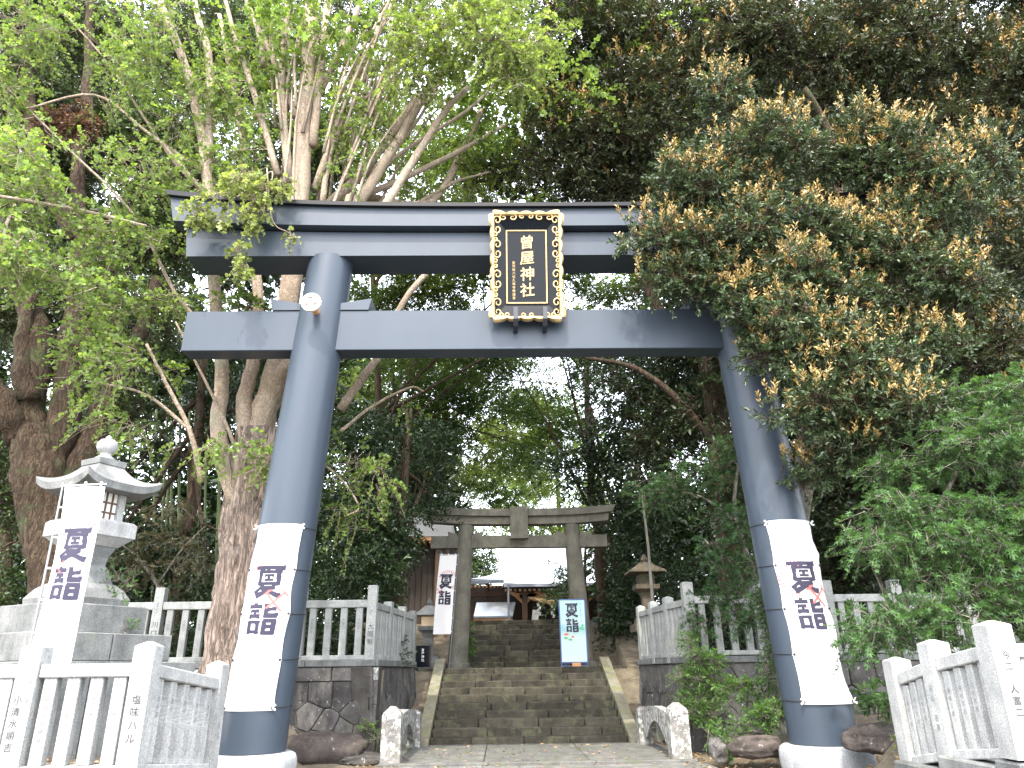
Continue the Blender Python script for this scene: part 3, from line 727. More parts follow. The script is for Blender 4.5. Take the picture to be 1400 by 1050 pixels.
# ------------------------------------------------------------------ stairs
def stairs(label, y0, z0, n, rise, tread, hw, seed, cheek=True):
    S = thing('stone_stairs', (0, y0, z0), label, 'stairs'); r = random.Random(seed)
    for i in range(n):
        x = -hw; k = 0; cuts = [-hw]
        while cuts[-1] < hw-.5: cuts.append(min(hw, cuts[-1]+r.uniform(.75, 1.7)))
        cuts[-1] = hw
        if cuts[-1]-cuts[-2] < .3: cuts.pop(-2)
        for a, b in zip(cuts, cuts[1:]):
            dy = r.uniform(-.018, .018); dz = r.uniform(-.012, .006)
            mb = MB(); mb.box(((a+b)/2, y0+i*tread+.24+dy, z0+(i+1)*rise-.11+dz), (b-a-.012, tread+.10, .22), r.uniform(-.006, .006), ch=.022)
            mb.build('step_stone', 'step', S, True)
    if cheek:
        for s in (-1, 1):
            m = 4; L0 = -.25; L1 = n*tread+.1
            for k in range(m):
                a = lerp(L0, L1, k/m)+.006; b = lerp(L0, L1, (k+1)/m)-.006; sl = rise/tread; x0 = s*(hw+.012); x1 = s*(hw+.30)
                q = [(y0+a, z0+a*sl-.3), (y0+b, z0+b*sl-.3), (y0+b, z0+b*sl+rise+.06), (y0+a, z0+a*sl+rise+.06)]
                if k == 0: q[0] = (y0+a, z0-.1); 
                mb = MB(); mb.prism(q, 'x', min(x0, x1), max(x0, x1)); mb.build('side_stone', 'stringer', S)
    return S
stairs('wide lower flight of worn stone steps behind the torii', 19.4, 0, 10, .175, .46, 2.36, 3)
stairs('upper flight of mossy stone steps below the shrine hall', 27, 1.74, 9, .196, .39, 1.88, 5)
g = MB(); g.box((0, 25.55, 1.60), (6.4, 3.1, .28), ch=.01); tag(g.build('landing', 'step'), kind='structure')
g = MB(); g.box((0, 36.6, 3.35), (14, 12.2, .30), ch=.01); tag(g.build('courtyard', 'granite_grey'), kind='structure')
# bridge slab with low parapets
B = thing('stone_bridge', (0, 16.5, 0), 'flat stone bridge slab at the foot of the stairs', 'bridge')
for i, (a, b) in enumerate(((-2.95, -1.0), (-1.0, 1.05), (1.05, 3.0))):
    mb = MB(); mb.box(((a+b)/2, 17.4, -.08), (b-a-.012, 4.9, .22), ch=.015); mb.build('slab', 'granite_dark', B)
for i, (a, b) in enumerate(((-2.95, -.9), (-.9, 1.1), (1.1, 3.0))):
    mb = MB(); mb.box(((a+b)/2, 15.24, -.01), (b-a-.012, .20, .17), ch=.012); mb.build('edge_stone', 'granite_dark', B)
for s, nm in ((-1, 'left'), (1, 'right')):
    R_ = thing('bridge_parapet', (s*2.72, 15.5, .2), 'low lichened stone parapet with a pointed post at the %s of the bridge' % nm, 'parapet', 'parapets of the little bridge')
    mb = MB(); mb.lathe([(.185, .02), (.18, .86), (.165, .93), (.05, 1.04)], (s*2.74, 15.5, 0), sq=4); po = mb.build('post', 'lichenstone', R_)
    if s < 0: text_obj('曽屋橋', po, (s*2.74, 15.5-.184, .84), (1, 0, 0), (0, 0, 1), .13, 'ink_faded', bold=.01, off=.012)
    mb = MB(); mb.lathe([(.16, .02), (.155, .74), (.10, .82)], (s*2.70, 18.9, 0), sq=4); mb.build('post', 'lichenstone', R_)
    poly = [(15.69, .22), (15.69, .80), (16.3, .87), (17.2, .91), (18.1, .87), (18.73, .76), (18.73, .22), (18.3, .22)]
    arch = [(18.1-.0+(-1.8)*t+0, .22+.42*math.sin(pi*t)) for t in [i/10 for i in range(11)]]
    poly = poly[:-1]+[(18.3, .22)]+[(18.3-2.2*t, .22+.40*math.sin(pi*t)) for t in [i/12 for i in range(1, 12)]]+[(16.1, .22)]
    mb = MB(); mb.prism(poly, 'x', s*2.72-.09, s*2.72+.09); mb.build('arched_rail', 'lichenstone', R_)
    mb = MB(); mb.prism([(17.2-.05, .60), (17.2+.05, .60), (17.2+.05, .235), (17.2-.05, .235)], 'x', s*2.72-.07, s*2.72+.07); mb.build('strut', 'granite_dark', R_)

# ------------------------------------------------------------------ tall stone lantern on the left
lc = P(96, 870, 11.4); lx, ly = lc.x, lc.y; rz = math.radians(-28)
Lt = thing('stone_lantern', (lx, ly, .7), 'tall pale stone lantern on stepped blocks behind the left fence', 'lantern')
Zl = lambda py: P(115, py, ly-.4).z
def sqp(name, prof, mat='granite_grey', n=None): prof = [(r_*.70, z_) for r_, z_ in prof]; mb = MB(); mb.lathe(prof, (lx, ly, 0), sq=None if n else 4, n=n or 4, rz=rz); return mb.build(name, mat, Lt, bool(n))
w_ = [1.36, 1.12, .94]; zz = [.55, Zl(893), Zl(853), Zl(822)]
def course(z0, z1, hw_, k, name='base_block'):
    Rm = Matrix.Rotation(rz, 3, 'Z')
    for i in range(k):
        for j in range(k):
            d = 2*hw_/k; c = Rm @ Vector((-hw_+d*(i+.5), -hw_+d*(j+.5), 0)); mb = MB()
            mb.box((lx+c.x, ly+c.y, (z0+z1)/2), (d-.01, d-.01, z1-z0-.006), rz, ch=.015); mb.build(name, 'granite_grey', Lt)
course(.3, Zl(905), 1.25, 3); course(Zl(905), Zl(866), .98, 2); course(Zl(866), Zl(826), .70, 1)
z = Zl(826)
sqp('foot', [(.70, z), (.72, z+.10), (.60, z+.24), (.47, z+.32)])
z2 = z+.32; z3 = Zl(742)
sqp('shaft', [(.44, z2), (.34, z2+.22), (.29, (z2+z3)/2), (.31, z3-.16), (.40, z3)])
sqp('platform', [(.42, z3), (.60, z3+.12), (.64, z3+.14), (.64, z3+.34), (.58, z3+.38)], 'granite_white')
z4 = z3+.38; z5 = Zl(668)
for q in range(4):
    a = rz+pi/4+q*pi/2; c = Vector((lx+math.cos(a)*.34, ly+math.sin(a)*.34, (z4+z5)/2)); mb = MB(); mb.box(c, (.11, .11, z5-z4), rz, ch=.012); mb.build('corner_pillar', 'granite_white', Lt)
    a = rz+q*pi/2; c = Vector((lx+math.cos(a)*.22, ly+math.sin(a)*.22, 0)); t = Vector((-math.sin(a), math.cos(a), 0)); hz = z5-z4
    mb = MB(); mb.box(c+Vector((0, 0, z4+hz/2)), (.02, .36, hz), a, ch=0); wnd = mb.build('paper_window', 'paper', Lt)
    for k in (-1, 0, 1):
        o = Vector((math.cos(a), math.sin(a), 0))*.02; mb = MB(); mb.box(c+t*k*.10+o+Vector((0, 0, z4+hz/2)), (.02, .022, hz), a, ch=0); mb.build('lattice_bar', 'wood_brown', wnd)
    for k in (.3, .65): mb = MB(); mb.box(c+o*1.15+Vector((0, 0, z4+hz*k)), (.02, .36, .022), a, ch=0); mb.build('lattice_bar', 'wood_brown', wnd)
# roof with upswept corners
mb = MB(); n = 16; rows = []; Rm = Matrix.Rotation(rz, 3, 'Z'); zr = z5
for j in range(9):
    t = j/8; half = lerp(.62, .20, t**.8); row = []
    for k in range(4*n):
        s_ = k//n; u = (k % n)/n*2-1; p = [(u, -1), (1, u), (-u, 1), (-1, -u)][s_]; lift = (abs(u)**3.5)*.17*(1-t)**1.5*.8
        q = Rm @ Vector((p[0]*half*(1+lift*.2), p[1]*half*(1+lift*.2), 0)); row.append(Vector((lx+q.x, ly+q.y, zr+.10+.35*t**1.7+lift)))
    rows.append(row)
bot = [Vector((lx+(v.x-lx)*.97, ly+(v.y-ly)*.97, v.z-.11)) for v in rows[0]]; bot2 = [Vector((lx+(v.x-lx)*.5, ly+(v.y-ly)*.5, zr-.0)) for v in bot]
rows = [bot2, bot]+rows; m4 = 4*n
for r_ in rows: mb.v += r_
for j in range(len(rows)-1):
    for k in range(m4): mb.f.append((j*m4+k, j*m4+(k+1) % m4, (j+1)*m4+(k+1) % m4, (j+1)*m4+k))
mb.f.append(tuple(range((len(rows)-1)*m4, len(rows)*m4))); mb.f.append(tuple(range(m4))[::-1]); mb.build('roof', 'granite_grey', Lt, True)
zt = zr+.44
sqp('roof_cap', [(.32, zt), (.33, zt+.09), (.24, zt+.11)])
sqp('finial', [(.20, zt+.10), (.21, zt+.14), (.12, zt+.18), (.12, zt+.22), (.18, zt+.25), (.22, zt+.31), (.22, zt+.38), (.15, zt+.44), (.06, zt+.46), (.07, zt+.49), (.02, zt+.52)], 'granite_white', 24)

# ------------------------------------------------------------------ upright flags
def flag(label, foot, top, wid, side, txt_sz, pole_mat, wave, mark=True, cz=None, lean=0, clothlow=None):
    """foot/top z of pole; cloth hangs on side +1 (right) of the pole"""
    Fg = thing('nobori_flag', foot, label, 'flag'); f = Vector(foot); t = Vector(top); mb = MB(); mb.tube([f, t], [.016, .013], 8); mb.build('pole', pole_mat, Fg)
    mb = MB(); mb.tube([t-Vector((.02*side, 0, .04)), t+Vector((side*(wid+.06), 0, -.02))], .009, 6); mb.build('cross_arm', 'white_metal', Fg)
    H = clothlow; d = (f-t).normalized()
    def S(u, v, off=0):
        return t+d*(.05+v*H)+Vector((side*(.04+u*wid), -.02-off+wave*math.sin(v*5+u*2.2)*.03+wave*.02*math.sin(u*7+v*3), 0))+Vector((wave*.02*math.sin(v*4)*side, 0, 0))
    mb = MB(); nu, nv = 10, 40
    for j in range(nv+1):
        for i in range(nu+1): mb.v.append(S(i/nu, j/nv))
    for j in range(nv):
        for i in range(nu): k = j*(nu+1)+i; mb.f.append((k, k+1, k+nu+2, k+nu+1))
    cl = mb.build('cloth', 'cloth', Fg, 'all')
    for k in range(3): a = S(.1+.4*k, 0); mb = MB(); mb.tube([a, a+Vector((0, 0, .06))], .014, 6); mb.build('loop', 'cloth', Fg)
    for k in range(6): a = S(0, .12+k*.17); mb = MB(); mb.tube([a, t+d*(.05+(.12+k*.17)*H)], .012, 6); mb.build('loop', 'cloth', Fg)
    def wr(V, F, mat, name, off):
        mb = MB(); mb.add([S(.5+x/wid*side, -z/H, off) for x, z in V], F if side > 0 else F); return mb.build(name, mat, cl)
    for k_ in (0, 1): V, F = stroke_text(txt_sz*.92, txt_sz*1.12, .9, only=k_); V = [(x, z-H*cz) for x, z in V]; wr(V, F, 'ink_navy', 'character', .012)
    V = []; F = []; zc = -H*cz-txt_sz*.4
    for k in range(18):
        a = -.9+k*pi*1.15/17; r0, r1 = txt_sz*.52, txt_sz*.72; n = len(V); w = .009; ca, sa = math.cos(a), math.sin(a); ox = txt_sz*.12
        V += [(ox+ca*r0-sa*w, zc+sa*r0+ca*w), (ox+ca*r0+sa*w, zc+sa*r0-ca*w), (ox+ca*r1+sa*w, zc+sa*r1-ca*w), (ox+ca*r1-sa*w, zc+sa*r1+ca*w)]; F.append((n, n+1, n+2, n+3))
    V = [(min(wid*.48, max(-wid*.48, x)), z) for x, z in V]; wr(V, F, 'ink_red', 'red_ring', .008)
    V = []; F = []; zc = -H*cz-txt_sz*1.12; ox = -txt_sz*.38
    for (x0, y0, x1, y1) in ((-.4, .3, .4, -.4), (.4, .3, -.4, -.4), (-.5, .2, -.3, .4), (.3, .4, .5, .2), (-.4, .1, -.2, .3)):
        dd = Vector((x1-x0, y1-y0)).normalized()*.03; n = len(V); q = txt_sz*.45
        V += [(ox+(x0-dd.y)*q, zc+(y0+dd.x)*q), (ox+(x0+dd.y)*q, zc+(y0-dd.x)*q), (ox+(x1+dd.y)*q, zc+(y1-dd.x)*q), (ox+(x1-dd.y)*q, zc+(y1+dd.x)*q)]; F.append((n, n+1, n+2, n+3))
    V = [(min(wid*.48, max(-wid*.48, x)), z) for x, z in V]; wr(V, F, 'ink_red', 'red_mark', .014)
    return Fg
a = P(22, 1000, 9.3); b = P(89, 660, 9.3)
flag('white upright flag on a dark pole in front of the tall stone lantern', (a.x-.03, 9.3, .7), (b.x-.02, 9.3, b.z), .49, 1, .42, 'pole_metal', 1, cz=.245, clothlow=2.22)
a = P(614, 911, 24.4); b = P(626, 757, 24.4)
flag('white upright flag standing before the left pillar of the stone torii', (a.x, 24.4, 1.75), (b.x+.02, 24.4, b.z), .56, -1, .46, 'pole_metal', .5, cz=.25, clothlow=2.45)

# ------------------------------------------------------------------ stone torii on the landing
T2 = thing('stone_torii', (0, 26, 1.74), 'weathered grey stone torii on the landing above the first stairs', 'torii gate')
for s in (-1, 1):
    mb = MB(); mb.lathe([(.40, 1.74), (.40, 1.9), (.335, 1.92), (.30, 4), (.27, 6.45)], (0, 0, 0), 28)
    for v in mb.v: v.x += s*lerp(2.10, 1.86, (v.z-1.74)/4.7); v.y += 26
    mb.build('pillar', 'gatestone', T2, True)
mb = MB(); mb.box((-2.1, 26, 5.86), (2.0, .30, .42), ch=.015); mb.box((2.15, 26, 5.86), (1.9, .30, .42), ch=.015); 
T2m = [(-3.08, -.9), (-.9, .9), (.9, 3.08)]
for a, b in T2m: mb = MB(); mb.box(((a+b)/2, 26, 5.86), (b-a, .30, .42), ch=.004); mb.build('tie_beam', 'gatestone', T2)
def lint2(x0, x1, z0, z1, y0, y1, out, name):
    mb = MB(); n = 14; vs = []; fs = []
    for i in range(n+1):
        x = lerp(x0, x1, i/n); e = .13*(abs(x)/3.3)**3; xo = out*(1 if x > 0 else -1)*(1 if abs(abs(x)-3.3) < .25 else 0)
        for (xx, y, z) in ((x, y0, z0+e), (x, y1, z0+e), (x+xo, y1, z1+e), (x+xo, y0, z1+e)): vs.append((xx, y, z))
    for i in range(n):
        for k in range(4): fs.append((i*4+k, i*4+(k+1) % 4, (i+1)*4+(k+1) % 4, (i+1)*4+k))
    fs += [(3, 2, 1, 0), tuple(n*4+k for k in range(4))]; mb.add(vs, fs); mb.build(name, 'gatestone', T2)
for a, b in ((-3.15, 0), (0, 3.15)): lint2(a, b, 6.45, 6.72, 25.78, 26.22, .05, 'lower_lintel')
for a, b in ((-3.3, 0), (0, 3.3)): lint2(a, b, 6.725, 6.97, 25.66, 26.34, .14, 'upper_lintel')
mb = MB(); mb.box((0, 25.60, 6.46), (.62, .14, 1.12), rot=Matrix.Rotation(-.06, 3, 'X')); mb.build('tablet', 'gatestone', T2)
for s in (-1, 1):
    for q in (-1, 1):
        x = s*1.89+q*.27; mb = MB(); mb.prism([(x, 6.07), (x+q*.32, 6.07), (x+q*.34, 6.22), (x, 6.14)], 'y', 25.86, 26.14); mb.build('wedge', 'gatestone', T2)

# poster stand
pp = P(788, 912, 24.3); px_ = pp.x; pb = 1.74
S_ = thing('poster_stand', (px_, 24.3, pb), 'pale blue poster on a blue stand at the top of the lower stairs', 'sign')
ph0 = pb+.14; ph1 = P(783, 820, 24.3).z; lean = .10; pwid = .78
def sp(x, z, d=0): return Vector((px_-.045+x, 24.3+(z-ph0)*lean-d, z))
Rm = Matrix.Rotation(-lean, 3, 'X')
mb = MB(); mb.box(sp(0, (ph0+ph1)/2), (pwid, .02, ph1-ph0), rot=Rm, ch=0)
o = bpy.data.objects; ps = mb.build('poster', 'poster', S_)
for x in (-pwid/2-.02, pwid/2+.02): mb = MB(); mb.box(sp(x, (pb+ph1)/2, 0), (.035, .035, ph1-pb+.02), rot=Rm, ch=.004); mb.build('frame_bar', 'blue_frame', S_)
for z in (ph0-.02, ph1+.02, pb+.02): mb = MB(); mb.box(sp(0, z), (pwid, .03, .03), rot=Rm, ch=.003); mb.build('frame_bar', 'blue_frame', S_)
mb = MB(); mb.box((px_+.0, 24.22, pb+.06), (.26, .10, .11), ch=.01); mb.build('weight', 'wood_orange', S_)
for x in (-.3, .3): mb = MB(); mb.tube([sp(x, ph1-.3)+Vector((0, .02, 0)), Vector((px_+x, 25.0, pb))], .015, 6); mb.build('rear_leg', 'blue_frame', S_)
uz_ = Vector((0, lean, 1)).normalized(); hp = ph1-ph0
for k_ in (0, 1): V, F = stroke_text(.40, .47, .95, only=k_); mb = MB(); mb.add([sp(-.02+x, ph1-hp*.055+z, .0150) for x, z in V], F); mb.build('character', 'ink_navy', ps)
text_obj('新しい夏の過ごし方', ps, sp(.27, ph1-.08, .011), (1, 0, 0), uz_, .05, 'ink_navy', step=.07, bold=.0, name='small_text', off=.004)
r = random.Random(4)
for i in range(9): text_obj('二三ノ一二川三一ニ二ノ三'[r.randrange(3):][:10], ps, sp(-.27, ph0+hp*.33-i*.052, .011), (0, 0, 1), (-1, 0, 0), .030, 'ink_grey', step=.055, bold=0, name='fine_print', off=.004)
for (x, z, w, h, mt_) in ((-.22, .44, .16, .035, 'ink_red'), (-.02, .40, .09, .03, 'ink_red'), (-.24, .38, .13, .04, 'ink_green'), (-.1, .355, .14, .035, 'ink_green'), (.26, .53, .18, .05, 'ink_green'), (.30, .58, .08, .05, 'ink_green'), (.13, .60, .07, .02, 'ink_red')):
    mb = MB(); n = 14; pts = [(x+math.cos(k*2*pi/n)*w/2*(1+.35*math.sin(k*3.1)), ph0+hp*z+math.sin(k*2*pi/n)*h*(1+.35*math.sin(k*2.3))) for k in range(n)]
    mb.add([sp(p[0], p[1], .0125) for p in pts], [tuple(range(n))]); mb.build('print_blot', mt_, ps)

# small lantern, notice and pole
def small_lantern(name, label, x, y, z, s, mat, lit):
    L_ = thing(name, (x, y, z), label, 'lantern'); A = lambda nm, prof, m_=mat, n=4: (lambda mb: (mb.lathe([(r_*s, z+h*s) for r_, h in prof], (x, y, 0), sq=4 if n == 4 else None, n=n), mb.build(nm, m_, L_, n != 4)))(MB())
    A('base', [(.5, 0), (.5, .2), (.38, .25), (.36, .4)]); A('shaft', [(.2, .4), (.16, .7), (.16, 1.0), (.22, 1.15)]); A('platform', [(.22, 1.15), (.36, 1.25), (.36, 1.38)])
    A('firebox', [(.24, 1.38), (.24, 1.72)], 'glow' if lit else mat); A('roof', [(.30, 1.70), (.56, 1.74), (.54, 1.80), (.34, 1.92), (.14, 2.08)], 'granite_white' if lit else mat, 24 if lit else 4); A('finial', [(.09, 2.08), (.12, 2.15), (.09, 2.24), (.02, 2.34)], mat, 12)
q = P(585, 905, 25.5); small_lantern('stone_lantern', 'small pale stone lantern left of the stone torii', q.x, 25.5, 1.75, .94, 'granite_grey', True)
q = P(886, 840, 23.5); small_lantern('stone_lantern', 'brown weathered stone lantern in the shade right of the stairs', q.x, 23.5, 2.7, 1.0, 'stone_brown', False)
q = P(578, 900, 24.2); N_ = thing('notice_board', (q.x, 24.2, 1.75), 'small black notice board with white writing left of the stone torii', 'sign')
mb = MB(); mb.box((q.x, 24.2, 2.1), (.42, .04, .62), ch=.004); nb = mb.build('board', 'black_lacquer', N_); text_obj('曽屋神社', nb, (q.x, 24.18, 2.33), (1, 0, 0), (0, 0, 1), .09, 'paper', bold=.01)
for x in (-.24, .24): mb = MB(); mb.box((q.x+x, 24.2, 2.1), (.04, .05, .72), ch=.004); mb.build('board_post', 'wood_dark', N_)
a = P(893, 830, 21); b = P(877, 668, 21); mb = MB(); mb.tube([a-Vector((0, 0, .6)), a, (a+b)/2+Vector((.03, 0, 0)), b], [.05, .048, .04, .028], 8); tag(mb.build('leaning_pole', 'granite_dark', smooth=True), 'thin pale pole leaning behind the right fence', 'pole')

# ------------------------------------------------------------------ shrine hall
HY = 44.; HZ = 3.5
Hh = thing('shrine_hall', (0, HY, HZ), 'shrine hall with a broad sunlit metal roof beyond the upper stairs', 'shrine')
def hx(px, Y=HY): return P(px, 800, Y).x
def hz_(py, Y=HY): return P(700, py, Y).z
mb = MB(); mb.box((2.4, HY+3.4, HZ+1.45), (10.5, 4.6, 2.9), ch=.01); mb.build('wall', 'wood_dark', Hh)
def curved_roof(name, x0, x1, y0, y1, z0, z1, n=14, flare=1.0, lift=.25, th=.16, side=0):
    mb = MB(); m = 24; vs = []; fs = []
    for j in range(n+1):
        t = j/n; y = lerp(y0, y1, t); z = z0+(z1-z0)*(t**1.45)
        sh = side*(1-(1-t)**2.2)
        for i in range(m+1):
            u = -1+2*i/m; x = lerp(x0+sh, x1-sh, i/m); vs.append((x, y, z+lift*abs(u)**4*(1-t)))
    for j in range(n):
        for i in range(m): k = j*(m+1)+i; fs.append((k, k+1, k+m+2, k+m+1))
    N = len(vs); vs += [(a, b+.05, c-th) for a, b, c in vs[:N]]
    fs += [tuple(N+i for i in f[::-1]) for f in fs]
    for i in range(m): fs.append((i+1, i, N+i, N+i+1))
    for j in range(n): a = j*(m+1); b = (j+1)*(m+1); fs.append((a, b, N+b, N+a)); fs.append((b+m, a+m, N+a+m, N+b+m))
    mb.add(vs, fs); return mb.build(name, 'roof_metal', Hh, True)
eL, eR = hx(640, 42), hx(930, 42); ze = hz_(793, 42)
curved_roof('main_roof', eL, eR, 42, 48, ze, hz_(737, 48), side=3.0, lift=.12)
pz = hz_(798, 40); pxl = hx(689, 40); pxr = hx(860, 40)
curved_roof('porch_roof', pxl, pxr, 40, 44.6, pz, hz_(752, 44.6), lift=.05)
mb = MB(); mb.box(((pxl+pxr)/2, 39.98, pz-.10), (pxr-pxl, .06, .14), ch=0); mb.build('eave_edge', 'roof_edge', Hh)
mb = MB(); mb.box(((eL+pxl)/2+.3, 41.98, ze-.10), (pxl-eL+.3, .06, .14), ch=0); mb.build('eave_edge', 'roof_edge', Hh)
n = 26; rm = box_mesh((.09, 1.5, .10), 0, 'rafter')
for i in range(n):
    x = lerp(pxl+.1, pxr-.1, i/(n-1)); o = put('rafter', rm, Hh, (x, 40.85, pz-.30), 0, 'wood_orange'); o.rotation_euler.x = .12
for i in range(9):
    x = lerp(eL+.15, pxl-.1, i/8); o = put('rafter', rm, Hh, (x, 42.8, ze-.30), 0, 'wood_brown'); o.rotation_euler.x = .12
zc0 = hz_(818, 40.5)
for px in (717, 800):
    x = hx(px, 40.5); mb = MB(); mb.box((x, 40.6, (HZ+pz-.4)/2+.1), (.28, .28, pz-.4-HZ+.2), ch=.02); mb.build('column', 'wood_brown', Hh)
    for q in (-1, 1):
        pts = [(x+q*.14, pz-.95), (x+q*.5, pz-.62), (x+q*.85, pz-.42), (x+q*.80, pz-.34), (x+q*.14, pz-.50)]
        mb = MB(); mb.prism(pts if q > 0 else pts[::-1], 'y', 40.5, 40.7); mb.build('carved_bracket', 'wood_orange', Hh)
    mb = MB(); mb.lathe([(.30, HZ), (.30, HZ+.12), (.2, HZ+.22)], (x, 40.6, 0), 20); mb.build('column_base', 'granite_grey', Hh, True)
mb = MB(); mb.box((hx(760, 40.5), 40.6, zc0+.12), (hx(803, 40.5)-hx(717, 40.5)+.6, .2, .30), ch=.02); mb.build('porch_beam', 'wood_orange', Hh)
mb = MB(); x0 = hx(640, 41.5); x1 = hx(693, 41.5); mb.box(((x0+x1)/2, 42.6, hz_(812, 42.6)), (x1-x0+.6, .25, .25), ch=.02); mb.build('beam', 'wood_brown', Hh)
for px in (644, 668, 690): x = hx(px, 42.8); mb = MB(); mb.box((x, 42.9, (HZ+ze)/2), (.22, .22, ze-HZ-.2), ch=.02); mb.build('column', 'wood_brown', Hh)
# lower lean-to roof
a0, a1 = hx(648, 40.5), hx(700, 40.5); zl0 = hz_(842, 40.2); zl1 = hz_(823, 41.8)
mb = MB(); mb.add([(a0, 40.2, zl0), (a1, 40.2, zl0), (a1+.2, 41.9, zl1), (a0+.1, 41.9, zl1), (a0, 40.25, zl0-.1), (a1, 40.25, zl0-.1), (a1+.2, 41.95, zl1-.1), (a0+.1, 41.95, zl1-.1)],
    [(0, 1, 2, 3), (7, 6, 5, 4), (0, 4, 5, 1), (1, 5, 6, 2), (2, 6, 7, 3), (3, 7, 4, 0)]); mb.build('lean_to_roof', 'roof_metal', Hh)
mb = MB(); mb.box(((a0+a1)/2, 40.3, zl0-.18), (a1-a0, .06, .14), ch=0); mb.build('fascia', 'wood_orange', Hh)
mb = MB(); mb.box(((a0+a1)/2, 41.0, HZ+.25), (a1-a0-.3, 1.0, .5), ch=0); mb.build('lean_to_wall', 'wood_orange', Hh)
x = hx(695, 39.9); mb = MB(); mb.tube([(x, 39.9, pz-.05), (x, 39.9, HZ)], .055, 10); mb.build('downpipe', 'roof_edge', Hh)
for i in range(7):
    x = lerp(hx(728, 42), hx(800, 42), i/6); mb = MB(); mb.box((x, 42.1, HZ+.8), (.08, .06, 1.6), ch=0); mb.build('lattice_post', 'wood_brown', Hh)
mb = MB(); mb.box((hx(748, 41.5), 41.4, HZ+.35), (1.1, .5, .7), ch=.02); mb.build('offering_box', 'wood_brown', Hh)
Rp = thing('straw_rope', (hx(760, 40.2), 40.3, zc0-.2), 'thick twisted straw rope with white paper streamers under the hall porch', 'rope')
xa, xb = hx(722, 40.2), hx(800, 40.2)
for st in range(2):
    pts = []; rr = []
    for i in range(61):
        t = i/60; r_ = .05+.10*math.sin(pi*t)**.7; a = t*20+st*pi; pts.append((lerp(xa, xb, t), 40.3+math.cos(a)*r_*.5, zc0+.02-.30*math.sin(pi*t)+math.sin(a)*r_*.5)); rr.append(.035+.06*math.sin(pi*t))
    mb = MB(); mb.tube(pts, rr, 7); mb.build('strand', 'rope', Rp, True)
for t in (.18, .42, .66, .88):
    x = lerp(xa, xb, t); z = zc0-.12-.3*math.sin(pi*t); mb = MB()
    for k in range(4): mb.box((x+(.04 if k % 2 else -.04), 40.2, z-.09-k*.15), (.12, .012, .17), rot=Matrix.Rotation(.2 if k % 2 else -.2, 3, 'Y'), ch=0)
    mb.build('paper_streamer', 'paper', Rp)
x = hx(731, 39.6); mb = MB(); mb.box((x, 39.6, hz_(842, 39.6)), (.34, .02, .55), rot=Matrix.Rotation(.12, 3, 'Y'), ch=0); cl = mb.build('notice_cloth', 'paper'); tag(cl, 'small white notice hanging before the shrine hall porch', 'notice')
x = hx(690, 39.2)
rock('stone_basin', 'pale rough stone beside the downpipe of the shrine hall', (x+.1, 39.3, HZ+.2), (.5, .35, .35), 'granite_white', 21, 'stone')

# small side building, left
def sx(px, Y=30): return P(px, 780, Y).x
SB = thing('side_building', (sx(570), 31, 3.0), 'dark wooden side building with a grey roof left of the stone torii', 'building')
x0, x1 = sx(520), sx(600); zr_ = P(600, 738, 30).z
mb = MB(); mb.box(((x0+x1)/2, 32, (2.2+zr_)/2), (x1-x0, 3.6, zr_-2.2), ch=.01); mb.build('wall', 'wood_dark', SB)
for i in range(10): x = lerp(x0, x1, (i+.5)/10); mb = MB(); mb.box((x, 30.17, (2.6+zr_)/2), ((x1-x0)/10-.02, .03, zr_-2.7), ch=.004); mb.build('board', 'wood_dark', SB)
mb = MB(); xe = sx(619, 29.4); zt_ = P(600, 724, 30).z
mb.add([(x0-.6, 29.3, zr_+.02), (xe, 29.3, zr_+.02), (xe-.3, 32, zr_+1.5), (x0, 32, zr_+1.5), (x0-.6, 34.6, zr_), (xe, 34.6, zr_)], [(0, 1, 2, 3), (3, 2, 5, 4), (1, 5, 2), (0, 3, 4), (0, 4, 5, 1)]); mb.build('roof', 'roof_grey', SB)
mb = MB(); mb.box(((x0+xe)/2, 29.34, zr_-.07), (xe-x0+.5, .06, .13), ch=0); mb.build('fascia', 'wood_orange', SB)
for i in range(16): x = lerp(x0-.4, xe-.05, i/15); mb = MB(); mb.box((x, 29.75, zr_-.19), (.07, .75, .08), ch=0); mb.build('rafter', 'wood_orange', SB)
for x in (x1-.05, xe-.25): mb = MB(); mb.box((x, 29.7, (2.2+zr_)/2-.1), (.14, .14, zr_-2.2-.2), ch=.01); mb.build('column', 'wood_brown', SB)
mb = MB(); mb.box((x1+.012, 31.4, zr_-1.2), (.03, 1.2, .9), ch=0); wd = mb.build('window', 'window_dark', SB); mb = MB(); mb.box((x1+.03, 31.4, zr_-1.2), (.02, .05, .9), ch=0); mb.build('glazing_bar', 'wood_orange', wd)
#FOLIAGE
# ------------------------------------------------------------------ trees: leaves are real small faces on twigs
TPL = {
 'fan':  (np.array([[0, 0, 0], [.62, -.56, .05], [1.0, -.26, 0], [.88, 0, -.06], [1.0, .26, 0], [.62, .56, .05]]), [[0, 1, 2, 3], [0, 3, 4, 5]]),
 'oval': (np.array([[0, 0, 0], [.48, -.21, .06], [1, 0, -.05], [.48, .21, .06]]), [[0, 1, 2], [0, 2, 3]]),
 'long': (np.array([[0, 0, 0], [.5, -.19, .05], [1, 0, -.07], [.5, .19, .05]]), [[0, 1, 2], [0, 2, 3]]),
 'star': (np.array([[.05, 0, 0], [.36, -.20, .02], [.36, .20, .02], [1, 0, -.16], [.12, -.34, 0], [.76, -.66, -.12], [-.02, -.16, 0], [.05, -.85, -.1], [.12, .34, 0], [.76, .66, -.12], [-.02, .16, 0], [.05, .85, -.1]]),
          [[1, 3, 2], [1, 4, 5], [6, 7, 4], [2, 9, 8], [10, 8, 11], [6, 1, 2]]),
}
